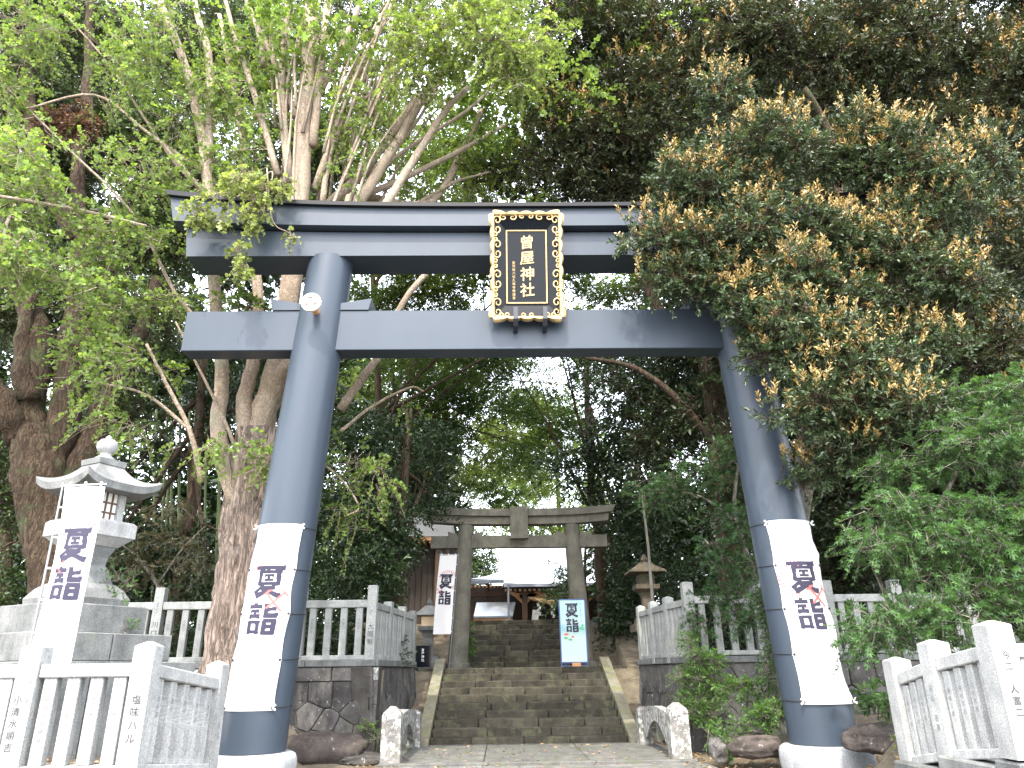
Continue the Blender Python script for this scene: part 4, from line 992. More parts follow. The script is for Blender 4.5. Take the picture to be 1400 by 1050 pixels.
def nrmz(a): return a/np.maximum(1e-6, np.linalg.norm(a, axis=-1, keepdims=True))
def clumpn(p, f, s):
    return (np.sin(p[:, 0]*f+s)*np.sin(p[:, 1]*f*1.13+s*2.1)+np.sin(p[:, 2]*f*1.21+s*.7+p[:, 0]*f*.5)*np.sin(p[:, 1]*f*.6-p[:, 2]*f*.9+s))
def leafmesh(name, mat, parent, kind, pos, dr, nr, size, col):
    T_, F_ = TPL[kind]; n = len(pos); nv = len(T_)
    x = nrmz(dr); z = nrmz(nr-x*np.sum(nr*x, 1, keepdims=True)); y = np.cross(z, x)
    V = pos[:, None, :]+size[:, None, None]*(T_[None, :, 0:1]*x[:, None, :]+T_[None, :, 1:2]*y[:, None, :]+T_[None, :, 2:3]*z[:, None, :])
    k = len(F_[0]); F = (np.array(F_)[None]+(np.arange(n)*nv)[:, None, None]).reshape(-1)
    nf = n*len(F_); me = bpy.data.meshes.new(name); me.vertices.add(n*nv); me.vertices.foreach_set('co', (V.reshape(-1, 3)-np.array(wl(parent))).astype(np.float32).ravel())
    me.loops.add(len(F)); me.loops.foreach_set('vertex_index', F.astype(np.int32)); me.polygons.add(nf)
    me.polygons.foreach_set('loop_start', (np.arange(nf)*k).astype(np.int32)); me.update(calc_edges=True)
    ca = me.color_attributes.new('Col', 'FLOAT_COLOR', 'POINT'); c4 = np.ones((n, nv, 4), np.float32); c4[:, :, :3] = col[:, None, :]; ca.data.foreach_set('color', c4.ravel())
    global NTRI; NTRI += n*sum(len(f)-2 for f in F_)
    o = link(name, me, parent, wl(parent), M[mat]); o['kind'] = 'stuff'; return o
NTRI = 0
def twigmesh(name, mat, parent, p0, p1, r):
    n = len(p0); d = nrmz(p1-p0); a = nrmz(np.cross(d, np.array([.3, .2, .93]))); b = np.cross(d, a)
    V = []
    for (c, q) in ((p0, r), (p1, r*.4)):
        for k in range(3): an = 2*pi*k/3; V.append(c+(a*math.cos(an)+b*math.sin(an))*q[:, None])
    V = np.stack(V, 1); F = (np.array([[0, 1, 4, 3], [1, 2, 5, 4], [2, 0, 3, 5]])[None]+(np.arange(n)*6)[:, None, None]).reshape(-1)
    me = bpy.data.meshes.new(name); me.vertices.add(n*6); me.vertices.foreach_set('co', (V.reshape(-1, 3)-np.array(wl(parent))).astype(np.float32).ravel())
    me.loops.add(len(F)); me.loops.foreach_set('vertex_index', F.astype(np.int32)); me.polygons.add(n*3); me.polygons.foreach_set('loop_start', (np.arange(n*3)*4).astype(np.int32)); me.update(calc_edges=True)
    o = link(name, me, parent, wl(parent), M[mat]); o['kind'] = 'stuff'; global NTRI; NTRI += n*6; return o
AREA = {'fan': .80, 'oval': .21, 'long': .19, 'star': .60}
def crown(parent, lobes, kind='oval', size=.08, lai=3., mat='leaf_gloss', pal=((.03, .06, .02), (.06, .11, .03)), tipcol=None, tipshare=.5, twl=.4, npt=14,
          up=.2, droop=.25, flat=1., sub=9, subr=(.30, .50), name='crown', twigmat='bark_dark', gap=-.9, freq=1.3, ang=.9, nup=.75, twigs=True, seed=1, tipup=.1, tipscale=1.2, yback=.5):
    """lobes: (centre, (rx, ry, rz), density factor)"""
    g = np.random.default_rng(seed); A0 = []; D0 = []; SH = []
    for (c, r3, dens) in lobes:
        c = np.array(c); r3 = np.array(r3); n = int(lai*dens*pi*r3[0]*r3[2]*1.15/(AREA[kind]*size*size*npt))+3
        ns = max(3, int(sub*(1 if r3[0] > .6 else .5))); dd = nrmz(g.normal(size=(ns, 3))); dd[:, 1] -= .25; sc = c+dd*r3*(.35+.5*g.random((ns, 1))); sr = g.uniform(*subr, size=ns)
        w = sr**2; w /= w.sum(); pick = g.choice(ns, size=int(n*1.25), p=w); d = nrmz(g.normal(size=(len(pick), 3))); q = .35+.65*g.random((len(pick), 1))**.45
        rr = r3*sr[pick][:, None]; rr[:, 2] *= flat
        p = sc[pick]+d*rr*q; keep = clumpn(p, freq, seed) > gap; p = p[keep]; d = d[keep]; A0.append(p); D0.append(d); SH.append(q[keep, 0])
    p = np.concatenate(A0); d = np.concatenate(D0); sh = np.concatenate(SH); n = len(p)
    td = nrmz(d*.9+g.normal(size=(n, 3))*.45+np.array([0, 0, up])); istip = np.zeros(n, bool)
    if tipcol is not None:
        istip = (d[:, 2]*.8-d[:, 1]*.25+g.normal(size=n)*.35 > tipup) & (g.random(n) < tipshare) & (sh > .55)
        td[istip] = nrmz(td[istip]*.6+np.array([0, -.15, .75]))
    L = twl*g.uniform(.6, 1.3, n); L[istip] *= tipscale
    t = (np.arange(npt)+.5)/npt; t = .12+.88*t
    base = p[:, None, :]+td[:, None, :]*(t[None, :, None]*L[:, None, None]); base[:, :, 2] -= (t**2)[None]*(L*droop*np.where(istip, 0, 1))[:, None]
    side = nrmz(np.cross(td, np.array([0, 0, 1.])+g.normal(size=(n, 3))*.2)); upv = np.cross(side, td)
    ph = g.random((n, 1))*6.28+np.arange(npt)[None]*2.4; sp_ = side[:, None, :]*np.cos(ph)[..., None]+upv[:, None, :]*np.sin(ph)[..., None]*.6
    aa = np.where(istip, ang*.75, ang)[:, None, None]
    ld = nrmz(td[:, None, :]*(1/np.maximum(.2, aa))*.7+sp_+g.normal(size=base.shape)*.22); ld[:, :, 2] -= droop*.5*(~istip)[:, None]
    nn = np.array([0, 0, nup])+g.normal(size=base.shape)*(1-nup*.55)+np.where(istip[:, None, None], np.array([-.2, -.8, .1]), 0)
    col = np.array(pal[0])+(np.array(pal[1])-np.array(pal[0]))*g.random((n, npt, 1))**1.2; col = col*(1+.25*g.normal(size=(n, 1, 1))).clip(.5, 1.7)
    if tipcol is not None:
        tc = np.array(tipcol[0])+(np.array(tipcol[1])-np.array(tipcol[0]))*g.random((n, npt, 1)); m_ = istip[:, None]&(t[None]+.25*(g.random((n, npt))-.5) > .38); col = np.where(m_[..., None], tc, col)
    sz = size*g.uniform(.6, 1.25, (n, npt)); sz[:, -1] *= .7
    leafmesh(name, mat, parent, kind, base.reshape(-1, 3), ld.reshape(-1, 3), nn.reshape(-1, 3), sz.ravel(), col.reshape(-1, 3))
    if twigs:
        p1 = p+td*L[:, None]; p1[:, 2] -= L*droop; twigmesh('twigs', twigmat, parent, p-td*.15, p1, np.full(n, .006)*max(1, size/.08))
def LB(*rows):
    """lobes given as (px, py, Y, rx px, rz px, depth m, density)"""
    o = []
    for (x, y, Y, rx, rz_, ry, dn) in rows: c = P(x, y, Y); o.append((c, (PX(rx, c), ry, PX(rz_, c)), dn))
    return o
def limb(parent, pts, r0, r1, mat, name='branch', n=8, k=5, wob=.06, smooth='all'):
    c = catmull(pts, k); m = len(c); mb = MB(); c = [q+Vector((rnd.uniform(-1, 1), rnd.uniform(-1, 1), rnd.uniform(-1, 1)))*r0*.12*(0 < i < m-1) for i, q in enumerate(c)]
    mb.tube(c, [lerp(r0, r1, (i/(m-1))**.8) for i in range(m)], n, wob=wob); return mb.build(name, mat, parent, smooth)
def pxl(*rows): return [P(*r_) for r_ in rows]
def bark_trunk(parent, pts, rad, mat, seed=0, n=40, furrow=.05, k=14, name='trunk', flare=0):
    from mathutils import noise
    c = catmull(pts, k); m = len(c); mb = MB(); rs = []
    for i in range(m): t = i/(m-1)*(len(rad)-1); j = min(len(rad)-2, int(t)); rs.append(lerp(rad[j], rad[j+1], t-j))
    mb.tube(c, rs, n)
    for i in range(m):
        for q in range(n):
            v = mb.v[i*n+q]; d = v-c[i]; a = 2*pi*q/n; s_ = Vector((math.cos(a)*4.2, math.sin(a)*4.2, c[i].z*.9+seed)); f = abs(noise.noise(s_*1.6))*1.3-.25; f2 = noise.noise(Vector((math.cos(a)*1.1, math.sin(a)*1.1, c[i].z*.5+seed)))
            mb.v[i*n+q] = c[i]+d*(1+furrow*f/max(.2, rs[i])*2+.13*f2)
    return mb.build(name, mat, parent, 'all')

# --- ginkgo
GK = P(318, 930, 15.8); GK.z = .8
G1 = thing('ginkgo_tree', GK, 'large ginkgo with furrowed trunk and many upright pale branches behind the left pillar', 'tree')
bark_trunk(G1, pxl((308, 985, 15.8), (322, 900, 15.8), (333, 800, 15.8), (343, 700, 15.8), (352, 640, 15.8), (358, 590, 15.8)), [.74, .60, .52, .50, .54, .48], 'bark_ginkgo', 3, 64, .075, 16)
B_ = 'bark_branch'
GB = [  # (points, r0, r1)
 ([(322, 690, 15.6), (300, 600, 15.4), (303, 500, 15.3), (292, 380, 15.3), (285, 250, 15.2), (262, 120, 15.1), (222, 10, 15.0), (200, -60, 15)], .20, .09),
 ([(283, 240, 15.2), (287, 90, 15.3), (270, 20, 15.4), (262, -40, 15.4)], .13, .06),
 ([(345, 640, 15.8), (362, 560, 15.8), (385, 480, 15.8), (400, 380, 15.9), (412, 250, 16), (418, 120, 16.1), (425, 20, 16.2), (430, -60, 16.2)], .34, .18),
 ([(350, 600, 15.6), (375, 530, 15.5), (410, 480, 15.6), (440, 420, 15.8), (470, 330, 16), (480, 270, 16.2)], .26, .15),
 ([(340, 620, 15.6), (335, 540, 15.6), (350, 480, 15.7), (352, 400, 15.9), (340, 280, 16), (325, 150, 16.1), (300, 20, 16.2)], .22, .06),
 ([(395, 250, 15.8), (385, 100, 15.8), (400, -40, 15.8)], .12, .08), ([(428, 200, 16), (440, 80, 16.1), (452, -40, 16.2)], .13, .08),
 ([(405, 160, 16), (372, 80, 16), (340, 10, 16), (325, -40, 16)], .09, .05), ([(380, 240, 15.8), (345, 120, 15.7), (318, 40, 15.6), (300, -40, 15.5)], .10, .05),
 ([(360, 90, 15.8), (352, 40, 15.8), (330, -20, 15.8)], .08, .05), ([(415, 170, 16.3), (470, 60, 16.3), (505, -30, 16.3)], .12, .07),
 ([(430, 260, 16.2), (480, 120, 16.3), (530, 20, 16.3), (550, -40, 16.4)], .11, .06), ([(440, 280, 16), (455, 200, 16), (500, 100, 16.1), (520, 20, 16.2)], .08, .05),
 ([(450, 280, 16.5), (500, 230, 16.6), (560, 150, 16.8), (600, 105, 16.9)], .14, .12), ([(485, 285, 16), (530, 215, 16.1), (575, 140, 16.3), (610, 90, 16.4)], .17, .09),
 ([(520, 290, 15.8), (565, 220, 15.9), (610, 150, 16), (640, 120, 16)], .12, .08), ([(480, 275, 17), (560, 240, 17.2), (640, 200, 17.4), (690, 170, 17.5)], .10, .06),
 ([(475, 290, 16.5), (540, 215, 16.8), (640, 150, 17), (700, 90, 17)], .07, .04), ([(490, 250, 17), (560, 180, 17.1), (620, 80, 17.3)], .07, .04),
 ([(460, 200, 16.5), (520, 110, 16.6), (580, 40, 16.6), (620, 0, 16.7)], .08, .04), ([(450, 160, 16.5), (500, 60, 16.5), (545, -20, 16.5)], .07, .04),
 ([(290, 460, 15.5), (240, 400, 15.3), (180, 290, 15), (90, 200, 14.5), (10, 120, 14.2)], .055, .018), ([(280, 265, 15.3), (230, 210, 15.2), (150, 90, 15), (80, 10, 14.8)], .05, .016),
 ([(278, 235, 15.3), (200, 180, 15), (130, 130, 14.6), (30, 150, 14.2)], .05, .025), ([(285, 270, 15.3), (225, 200, 15), (200, 180, 15)], .05, .03),
 ([(275, 660, 15.4), (260, 590, 15), (225, 520, 14.6), (200, 470, 14.2)], .07, .03), ([(262, 590, 15), (200, 540, 14.6), (120, 520, 14)], .045, .02),
 ([(200, 310, 14.2), (120, 290, 13.2), (40, 275, 12.2), (-20, 265, 11.8)], .05, .03), ([(20, 280, 12.3), (5, 330, 12.1), (28, 390, 12)], .035, .015),
 ([(465, 560, 15.8), (500, 510, 15.8), (525, 475, 15.9), (560, 400, 16), (620, 340, 16.4)], .11, .07), ([(465, 590, 15.8), (510, 555, 15.9), (560, 530, 16), (580, 535, 16)], .045, .02),
 ([(390, 620, 15.5), (450, 640, 15.3), (490, 690, 15.2), (475, 705, 15.2)], .03, .015), ([(300, 290, 14.4), (350, 250, 13.3), (372, 235, 13.1), (368, 262, 13.1)], .03, .012),
 ([(365, 230, 13.1), (372, 300, 13.15), (395, 318, 13.2), (408, 325, 13.2)], .014, .006), ([(500, 270, 17.5), (590, 275, 18), (640, 190, 18.2), (660, 150, 18.3)], .13, .09),
 ([(560, 285, 17.8), (620, 250, 18), (670, 235, 18.2)], .06, .03), ([(330, 630, 15.6), (300, 560, 15.2), (270, 500, 14.8), (240, 440, 14.4)], .05, .02),
]
for pts, r0, r1 in GB: limb(G1, pxl(*pts), r0, r1, B_)
g_ = random.Random(9)
for k in range(44):                                       # thinner upright shoots of the fan
    x0 = g_.uniform(375, 520); y0 = g_.uniform(120, 290); ln = g_.uniform(90, 230); sl_ = (x0-400)/140*.8+g_.uniform(-.1, .25); Y = g_.uniform(15.4, 17.4)
    limb(G1, pxl((x0, y0+25, Y), (x0+sl_*ln*.45+g_.uniform(-8, 8), y0-ln*.5, Y), (x0+sl_*ln, y0-ln, Y)), .05, .016, B_, n=5, k=3)
crown(G1, LB((60, 110, 14.2, 120, 110, 1.2, .8), (200, 60, 14.6, 110, 90, 1.2, .5), (40, 290, 12.6, 90, 80, .9, .8), (150, 240, 14.2, 110, 80, 1, .6), (30, 370, 12, 60, 60, .6, .9),
    (170, 400, 14.4, 90, 70, .9, .9), (200, 470, 14.4, 90, 60, .9, .9), (180, 560, 14.2, 80, 40, .8, .8), (250, 600, 14.6, 90, 45, .8, .7), (370, 600, 15.0, 80, 50, .6, .7), (370, 650, 14.9, 50, 40, .5, .8),
    (310, 180, 15.6, 90, 120, 1, .5), (420, 180, 15.4, 90, 90, .9, .55), (350, 60, 15.6, 150, 70, 1, .35), (400, 250, 15.6, 120, 45, .7, .6), (470, 160, 15.6, 70, 70, .7, .5),
    (500, 640, 15.4, 45, 50, .5, .6), (480, 700, 15.4, 30, 30, .4, .5), (430, 600, 15.6, 45, 30, .4, .5), (560, 545, 16.2, 40, 22, .4, .4), (200, 330, 14.6, 90, 60, .8, .7), (110, 470, 14.4, 50, 60, .6, .5), (325, 415, 15, 40, 30, .4, 1.), (230, 360, 14.2, 60, 50, .7, 1.), (60, 200, 13.6, 110, 60, 1, .8), (250, 130, 15, 70, 80, .8, .8), (220, 420, 14.6, 60, 50, .7, .9), (130, 330, 13.8, 70, 40, .7, .8), (30, 20, 14, 120, 50, 1, .7), (60, 350, 12.6, 70, 50, .7, .8), (170, 480, 13.6, 60, 50, .6, .8), (120, 400, 13, 60, 50, .7, .8), (30, 220, 12.8, 70, 50, .8, .8)),
    'fan', .080, 2.4, 'leaf_soft', ((.09, .155, .038), (.20, .275, .08)), twl=.5, npt=12, up=0, droop=.5, subr=(.28, .42), sub=12, twigmat=B_, gap=-.12, freq=1.9, seed=3, nup=.5)
crown(G1, LB((620, 30, 14.6, 110, 60, 1.3, 1.0), (700, 40, 14.2, 70, 60, 1., 1.1), (560, 90, 15, 80, 50, .9, .7), (660, 80, 14.6, 90, 50, .9, 1), (720, 90, 14, 45, 50, .6, .8), (600, -20, 15, 190, 50, 1.2, .7), (500, 40, 15.2, 60, 50, .9, .5), (500, 105, 15.2, 60, 28, .7, .7),
    (600, 190, 18.5, 90, 60, 1, .5), (640, 260, 18.8, 110, 50, 1, .7), (540, 250, 18, 80, 40, .8, .6)),
    'fan', .080, 2.2, 'leaf_soft', ((.12, .185, .04), (.23, .30, .085)), twl=.5, npt=12, up=-.1, droop=.5, sub=12, twigmat=B_, gap=-.6, freq=2.0, seed=4, nup=.55, name='crown')
crown(G1, LB((345, 245, 13.0, 48, 22, .3, 1.3), (300, 285, 13.0, 46, 24, .25, 1.3), (262, 300, 13.1, 26, 22, .2, 1.2), (350, 290, 13.05, 22, 42, .16, 1.4), (335, 345, 13.1, 16, 30, .14, 1.4), (328, 368, 13.1, 14, 14, .14, 1.1), (398, 322, 13.2, 12, 9, .10, 1.), (375, 255, 13.0, 26, 24, .2, 1)),
    'fan', .074, 1.7, 'leaf_soft', ((.17, .22, .065), (.28, .34, .12)), twl=.20, npt=8, up=-.4, droop=.6, sub=7, twigmat=B_, gap=-2.5, seed=5, nup=.5)
# foliage that the ginkgo carries above the torii and the stairs
crown(G1, [(Vector((-1.5, 17.0, 18.0)), (5.5, 3.4, 1.8), 1.1), (Vector((2.5, 18.5, 20)), (5, 3.4, 2.2), 1.1), (Vector((-6, 17, 18)), (4, 3, 2), .6), (Vector((0, 22, 19)), (6, 3, 2), 1.4), (Vector((0, 27, 18)), (6, 3, 2), 1.2)], 'fan', .12, 2.6, 'leaf_soft', ((.09, .155, .038), (.18, .25, .07)), twl=.7, npt=12, twigs=False, seed=6, gap=-.3, freq=1.5)

# --- old camphor at far left
C1 = thing('camphor_tree', P(70, 930, 18), 'massive old tree with twisting mossy limbs behind the tall lantern', 'tree')
cp = 'bark_camphor'
bark_trunk(C1, pxl((95, 1000, 18), (88, 850, 18), (75, 740, 18), (58, 650, 18), (50, 590, 18)), [.85, .70, .64, .66, .55], cp, 9, 48, .06, 14)
for pts, r0, r1 in [([(60, 640, 18), (40, 560, 17.9), (55, 480, 17.8), (40, 420, 17.7), (10, 370, 17.5), (-40, 330, 17)], .45, .2), ([(60, 660, 18), (90, 570, 18.1), (95, 490, 18.2), (108, 400, 18.3), (112, 320, 18.3), (106, 250, 18.4), (120, 120, 18.5), (125, -60, 18.5)], .45, .12),
    ([(85, 690, 18.1), (120, 620, 18.3), (140, 560, 18.5), (185, 470, 18.6), (215, 380, 18.8)], .45, .15), ([(30, 600, 17.8), (10, 560, 17.4), (-15, 520, 17.2), (-40, 500, 17)], .35, .22), ([(108, 330, 18.3), (70, 260, 18), (45, 180, 18), (35, 60, 18), (30, -30, 18)], .28, .12),
    ([(25, 60, 15), (60, 45, 16), (-20, 20, 14.5)], .16, .12), ([(-20, 40, 15), (30, 50, 15.3), (50, 80, 15.6)], .14, .10), ([(100, 480, 18), (140, 420, 18), (150, 330, 18)], .2, .1), ([(40, 550, 17.7), (30, 480, 17.5), (45, 400, 17.4)], .3, .15)]:
    limb(C1, pxl(*pts), r0, r1, cp, n=16, wob=.1)
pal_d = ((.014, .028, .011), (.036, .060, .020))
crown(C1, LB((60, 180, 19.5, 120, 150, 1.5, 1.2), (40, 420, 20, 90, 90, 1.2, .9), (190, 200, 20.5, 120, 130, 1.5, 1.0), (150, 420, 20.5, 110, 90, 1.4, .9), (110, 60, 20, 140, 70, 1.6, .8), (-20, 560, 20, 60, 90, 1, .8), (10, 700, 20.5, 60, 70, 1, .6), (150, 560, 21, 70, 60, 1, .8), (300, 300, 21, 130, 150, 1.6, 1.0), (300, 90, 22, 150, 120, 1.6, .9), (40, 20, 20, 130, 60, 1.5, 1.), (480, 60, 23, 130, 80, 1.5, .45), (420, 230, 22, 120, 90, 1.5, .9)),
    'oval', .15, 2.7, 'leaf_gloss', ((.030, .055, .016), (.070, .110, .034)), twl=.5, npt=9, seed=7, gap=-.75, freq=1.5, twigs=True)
crown(C1, LB((75, 170, 15, 26, 34, .3, 1.3), (115, 170, 15, 30, 26, .3, 1.2), (95, 140, 15.2, 25, 25, .3, 1.)), 'oval', .09, 1.8, 'leaf_gloss', ((.10, .05, .03), (.20, .10, .06)), twl=.3, npt=10, seed=8, gap=-1, name='withered_leaves', droop=.8)

# --- chinkapin in front of the torii's right end
K1 = thing('chinkapin_tree', P(1080, 1000, 15.4), 'dark evergreen with golden young shoots hanging over the right end of the torii', 'tree')
bark_trunk(K1, pxl((1085, 1030, 15.6), (1065, 900, 15.6), (1090, 700, 15.4), (1130, 500, 15.0), (1150, 330, 15)), [.36, .26, .25, .24, .2], 'bark_grey', 11, 24, .02, 10)
for pts, r0, r1 in [([(1130, 500, 15), (1100, 420, 14), (1050, 330, 13.2), (1010, 220, 12.8)], .13, .05), ([(1130, 480, 15), (1180, 400, 14), (1220, 300, 13.3), (1270, 240, 12.8)], .13, .05), ([(1110, 600, 15.2), (1150, 560, 14), (1190, 500, 13)], .1, .04), ([(1150, 330, 15), (1140, 200, 15), (1100, 120, 14.5)], .14, .06)]: limb(K1, pxl(*pts), r0, r1, 'bark_dark')
GOLD = ((.20, .145, .05), (.44, .31, .115)); KP = ((.028, .052, .022), (.070, .102, .042))
crown(K1, LB((1050, 200, 12.8, 75, 70, .8, 1.1), (960, 260, 12.9, 90, 60, .8, 1.1), (1000, 330, 12.9, 100, 60, .8, 1.2), (900, 330, 12.9, 60, 45, .6, .9), (930, 390, 12.9, 70, 32, .5, 1.0), (1040, 400, 12.7, 80, 55, .7, 1.2),
    (1170, 200, 12.9, 90, 60, .8, 1.1), (1240, 230, 12.8, 90, 70, .8, 1.1), (1290, 280, 12.8, 60, 60, .7, 1.), (1180, 310, 12.9, 90, 60, .8, 1.1), (1130, 400, 12.7, 80, 50, .7, 1.2), (1100, 460, 12.4, 80, 50, .7, 1.3), (1160, 500, 12.3, 100, 50, .7, 1.3),
    (1230, 550, 12.2, 75, 40, .6, 1.2), (1130, 560, 12.3, 90, 40, .6, 1.2), (1150, 610, 12.6, 70, 35, .5, 1.1), (1110, 640, 13.2, 45, 30, .5, .9), (1085, 370, 12.3, 50, 30, .5, 1.2), (1260, 360, 13, 80, 60, .8, 1.), (1050, 470, 12.6, 45, 40, .5, 1), (990, 130, 13.2, 40, 50, .5, .9), (960, 335, 12.8, 60, 40, .5, 1.1), (1060, 290, 12.8, 60, 40, .5, 1.1), (1120, 320, 12.8, 60, 40, .5, 1.1), (1210, 370, 12.8, 70, 50, .6, 1.1), (1300, 400, 13, 50, 40, .6, 1.), (1020, 420, 12.6, 40, 40, .4, 1.1), (1250, 470, 12.8, 60, 40, .6, 1.1), (1340, 210, 12.9, 40, 50, .6, .9)),
    'long', .105, 3.1, 'leaf_gloss', KP, tipcol=GOLD, tipshare=.72, twl=.30, npt=15, up=.35, droop=.15, sub=13, subr=(.28, .46), seed=12, gap=-1.0, freq=2.2, ang=.9, nup=.6, tipup=.32, tipscale=1.35)
# --- big evergreen mass behind
K2 = thing('evergreen_tree', P(1200, 900, 20), 'huge dark evergreen with brownish shoots filling the upper right behind the torii', 'tree')
bark_trunk(K2, pxl((1010, 860, 20.5), (985, 620, 20.5), (965, 480, 20.5), (930, 300, 20.8), (900, 80, 21)), [.42, .32, .29, .25, .2], 'bark_dark', 13, 24, .03, 8)
for pts, r0, r1 in [([(975, 520, 20.5), (1000, 400, 20.5), (1080, 260, 20), (1180, 120, 19.5)], .25, .1), ([(960, 480, 20.5), (900, 420, 20.2), (840, 300, 19.6), (780, 180, 19)], .2, .08), ([(930, 300, 20.8), (860, 200, 20), (820, 80, 19.5)], .16, .07), ([(985, 620, 20.5), (920, 540, 20), (860, 500, 20), (800, 490, 20)], .14, .05)]: limb(K2, pxl(*pts), r0, r1, 'bark_dark')
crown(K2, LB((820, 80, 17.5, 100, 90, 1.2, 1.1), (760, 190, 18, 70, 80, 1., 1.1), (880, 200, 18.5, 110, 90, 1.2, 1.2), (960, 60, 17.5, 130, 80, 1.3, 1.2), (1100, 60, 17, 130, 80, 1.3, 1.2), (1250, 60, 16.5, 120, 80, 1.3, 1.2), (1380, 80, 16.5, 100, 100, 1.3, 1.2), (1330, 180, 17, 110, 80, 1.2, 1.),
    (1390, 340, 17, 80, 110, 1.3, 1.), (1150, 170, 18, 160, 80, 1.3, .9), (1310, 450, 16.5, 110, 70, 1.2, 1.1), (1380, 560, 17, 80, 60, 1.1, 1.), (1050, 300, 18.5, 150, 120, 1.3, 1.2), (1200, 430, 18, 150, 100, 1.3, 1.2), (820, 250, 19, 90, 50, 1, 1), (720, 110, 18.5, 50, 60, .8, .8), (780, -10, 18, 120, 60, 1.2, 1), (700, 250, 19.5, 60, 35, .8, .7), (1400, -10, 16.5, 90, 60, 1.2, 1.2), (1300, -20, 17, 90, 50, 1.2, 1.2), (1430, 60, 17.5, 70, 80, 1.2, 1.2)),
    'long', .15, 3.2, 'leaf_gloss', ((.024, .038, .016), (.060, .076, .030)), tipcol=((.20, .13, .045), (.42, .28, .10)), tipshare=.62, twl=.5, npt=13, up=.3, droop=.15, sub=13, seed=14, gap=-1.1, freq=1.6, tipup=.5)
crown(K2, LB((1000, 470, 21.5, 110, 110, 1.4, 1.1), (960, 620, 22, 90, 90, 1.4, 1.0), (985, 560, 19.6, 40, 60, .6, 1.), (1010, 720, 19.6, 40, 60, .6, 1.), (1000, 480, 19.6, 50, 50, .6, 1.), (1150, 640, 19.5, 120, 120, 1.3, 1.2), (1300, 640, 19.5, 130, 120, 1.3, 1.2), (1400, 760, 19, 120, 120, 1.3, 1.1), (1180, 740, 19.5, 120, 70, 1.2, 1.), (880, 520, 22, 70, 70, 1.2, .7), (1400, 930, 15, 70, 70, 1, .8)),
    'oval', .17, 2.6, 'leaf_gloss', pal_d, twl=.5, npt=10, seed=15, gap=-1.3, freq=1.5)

# --- maples
def maple(label, foot, rows, size, pal, lai, trunkpts, seed, r0=.09, cat='tree', group=None):
    m = thing('maple_tree', foot, label, cat, group)
    for i, pts in enumerate(trunkpts): limb(m, pxl(*pts), r0 if i == 0 else r0*.5, r0*.3 if i == 0 else r0*.15, 'bark_grey', 'trunk' if i == 0 else 'branch', n=10)
    crown(m, LB(*rows), 'star', size, lai, 'leaf_maple', pal, twl=.34, npt=9, up=-.05, droop=.35, flat=.30, sub=14, subr=(.35, .55), seed=seed, gap=-1.4, freq=2.5, nup=1.05, twigmat='bark_grey', ang=1.2); return m
MP = ((.036, .088, .028), (.075, .15, .044))
maple('layered green maple filling the right edge behind the right fence', P(1225, 980, 12.4),
    [(1250, 700, 11.6, 85, 32, .7, 1.3), (1200, 740, 11.5, 60, 30, .6, 1.2), (1290, 760, 11.2, 90, 35, .7, 1.3), (1220, 850, 11, 90, 40, .6, 1.3), (1290, 840, 10.9, 70, 30, .6, 1.1), (1350, 800, 11, 80, 40, .7, 1.2), (1330, 610, 11.6, 100, 50, .8, 1.2), (1390, 560, 11.8, 70, 50, .8, 1.1), (1400, 700, 11.3, 80, 60, .8, 1.2), (1250, 640, 12.2, 80, 30, .6, .9), (1330, 540, 12.4, 60, 30, .6, .9)],
    .088, MP, 3.6, [[(1225, 985, 12.4), (1228, 900, 12.3), (1245, 800, 12.2), (1290, 680, 12), (1350, 560, 12)], [(1235, 860, 12.2), (1200, 790, 12), (1180, 740, 11.8)], [(1260, 740, 12.1), (1330, 720, 11.6), (1400, 700, 11.3)]], 21)
maple('small dark green maple leaning over the fence left of the right pillar', P(1040, 930, 17.4),
    [(960, 650, 18.6, 70, 26, .8, 1.1), (900, 670, 18.8, 45, 26, .7, .9), (1010, 620, 18.2, 50, 30, .7, 1.), (980, 760, 17, 45, 30, .5, 1.0), (1010, 720, 17, 40, 35, .5, .9), (1000, 810, 16.9, 45, 28, .4, 1.1), (960, 850, 16.9, 26, 18, .3, .8), (1020, 850, 16.6, 30, 22, .3, .8)],
    .10, ((.035, .085, .035), (.07, .14, .05)), 2.8, [[(1050, 900, 17.8), (1035, 800, 17.8), (1005, 700, 18), (1015, 600, 18.2)], [(1015, 720, 18), (960, 680, 18.4), (910, 670, 18.7)]], 22, .10)
maple('low maple with brownish foliage behind the back fence at left', P(215, 810, 19.4),
    [(215, 735, 19.3, 60, 30, .7, .8), (170, 780, 19.2, 40, 28, .6, .9), (265, 770, 19.4, 50, 26, .6, .8), (230, 700, 19.6, 50, 18, .5, .5)],
    .10, ((.045, .05, .032), (.10, .085, .05)), 1.7, [[(222, 830, 19.4), (215, 800, 19.4), (185, 760, 19.3), (160, 740, 19.2)], [(215, 800, 19.4), (250, 750, 19.4), (280, 720, 19.5)]], 23, .07)

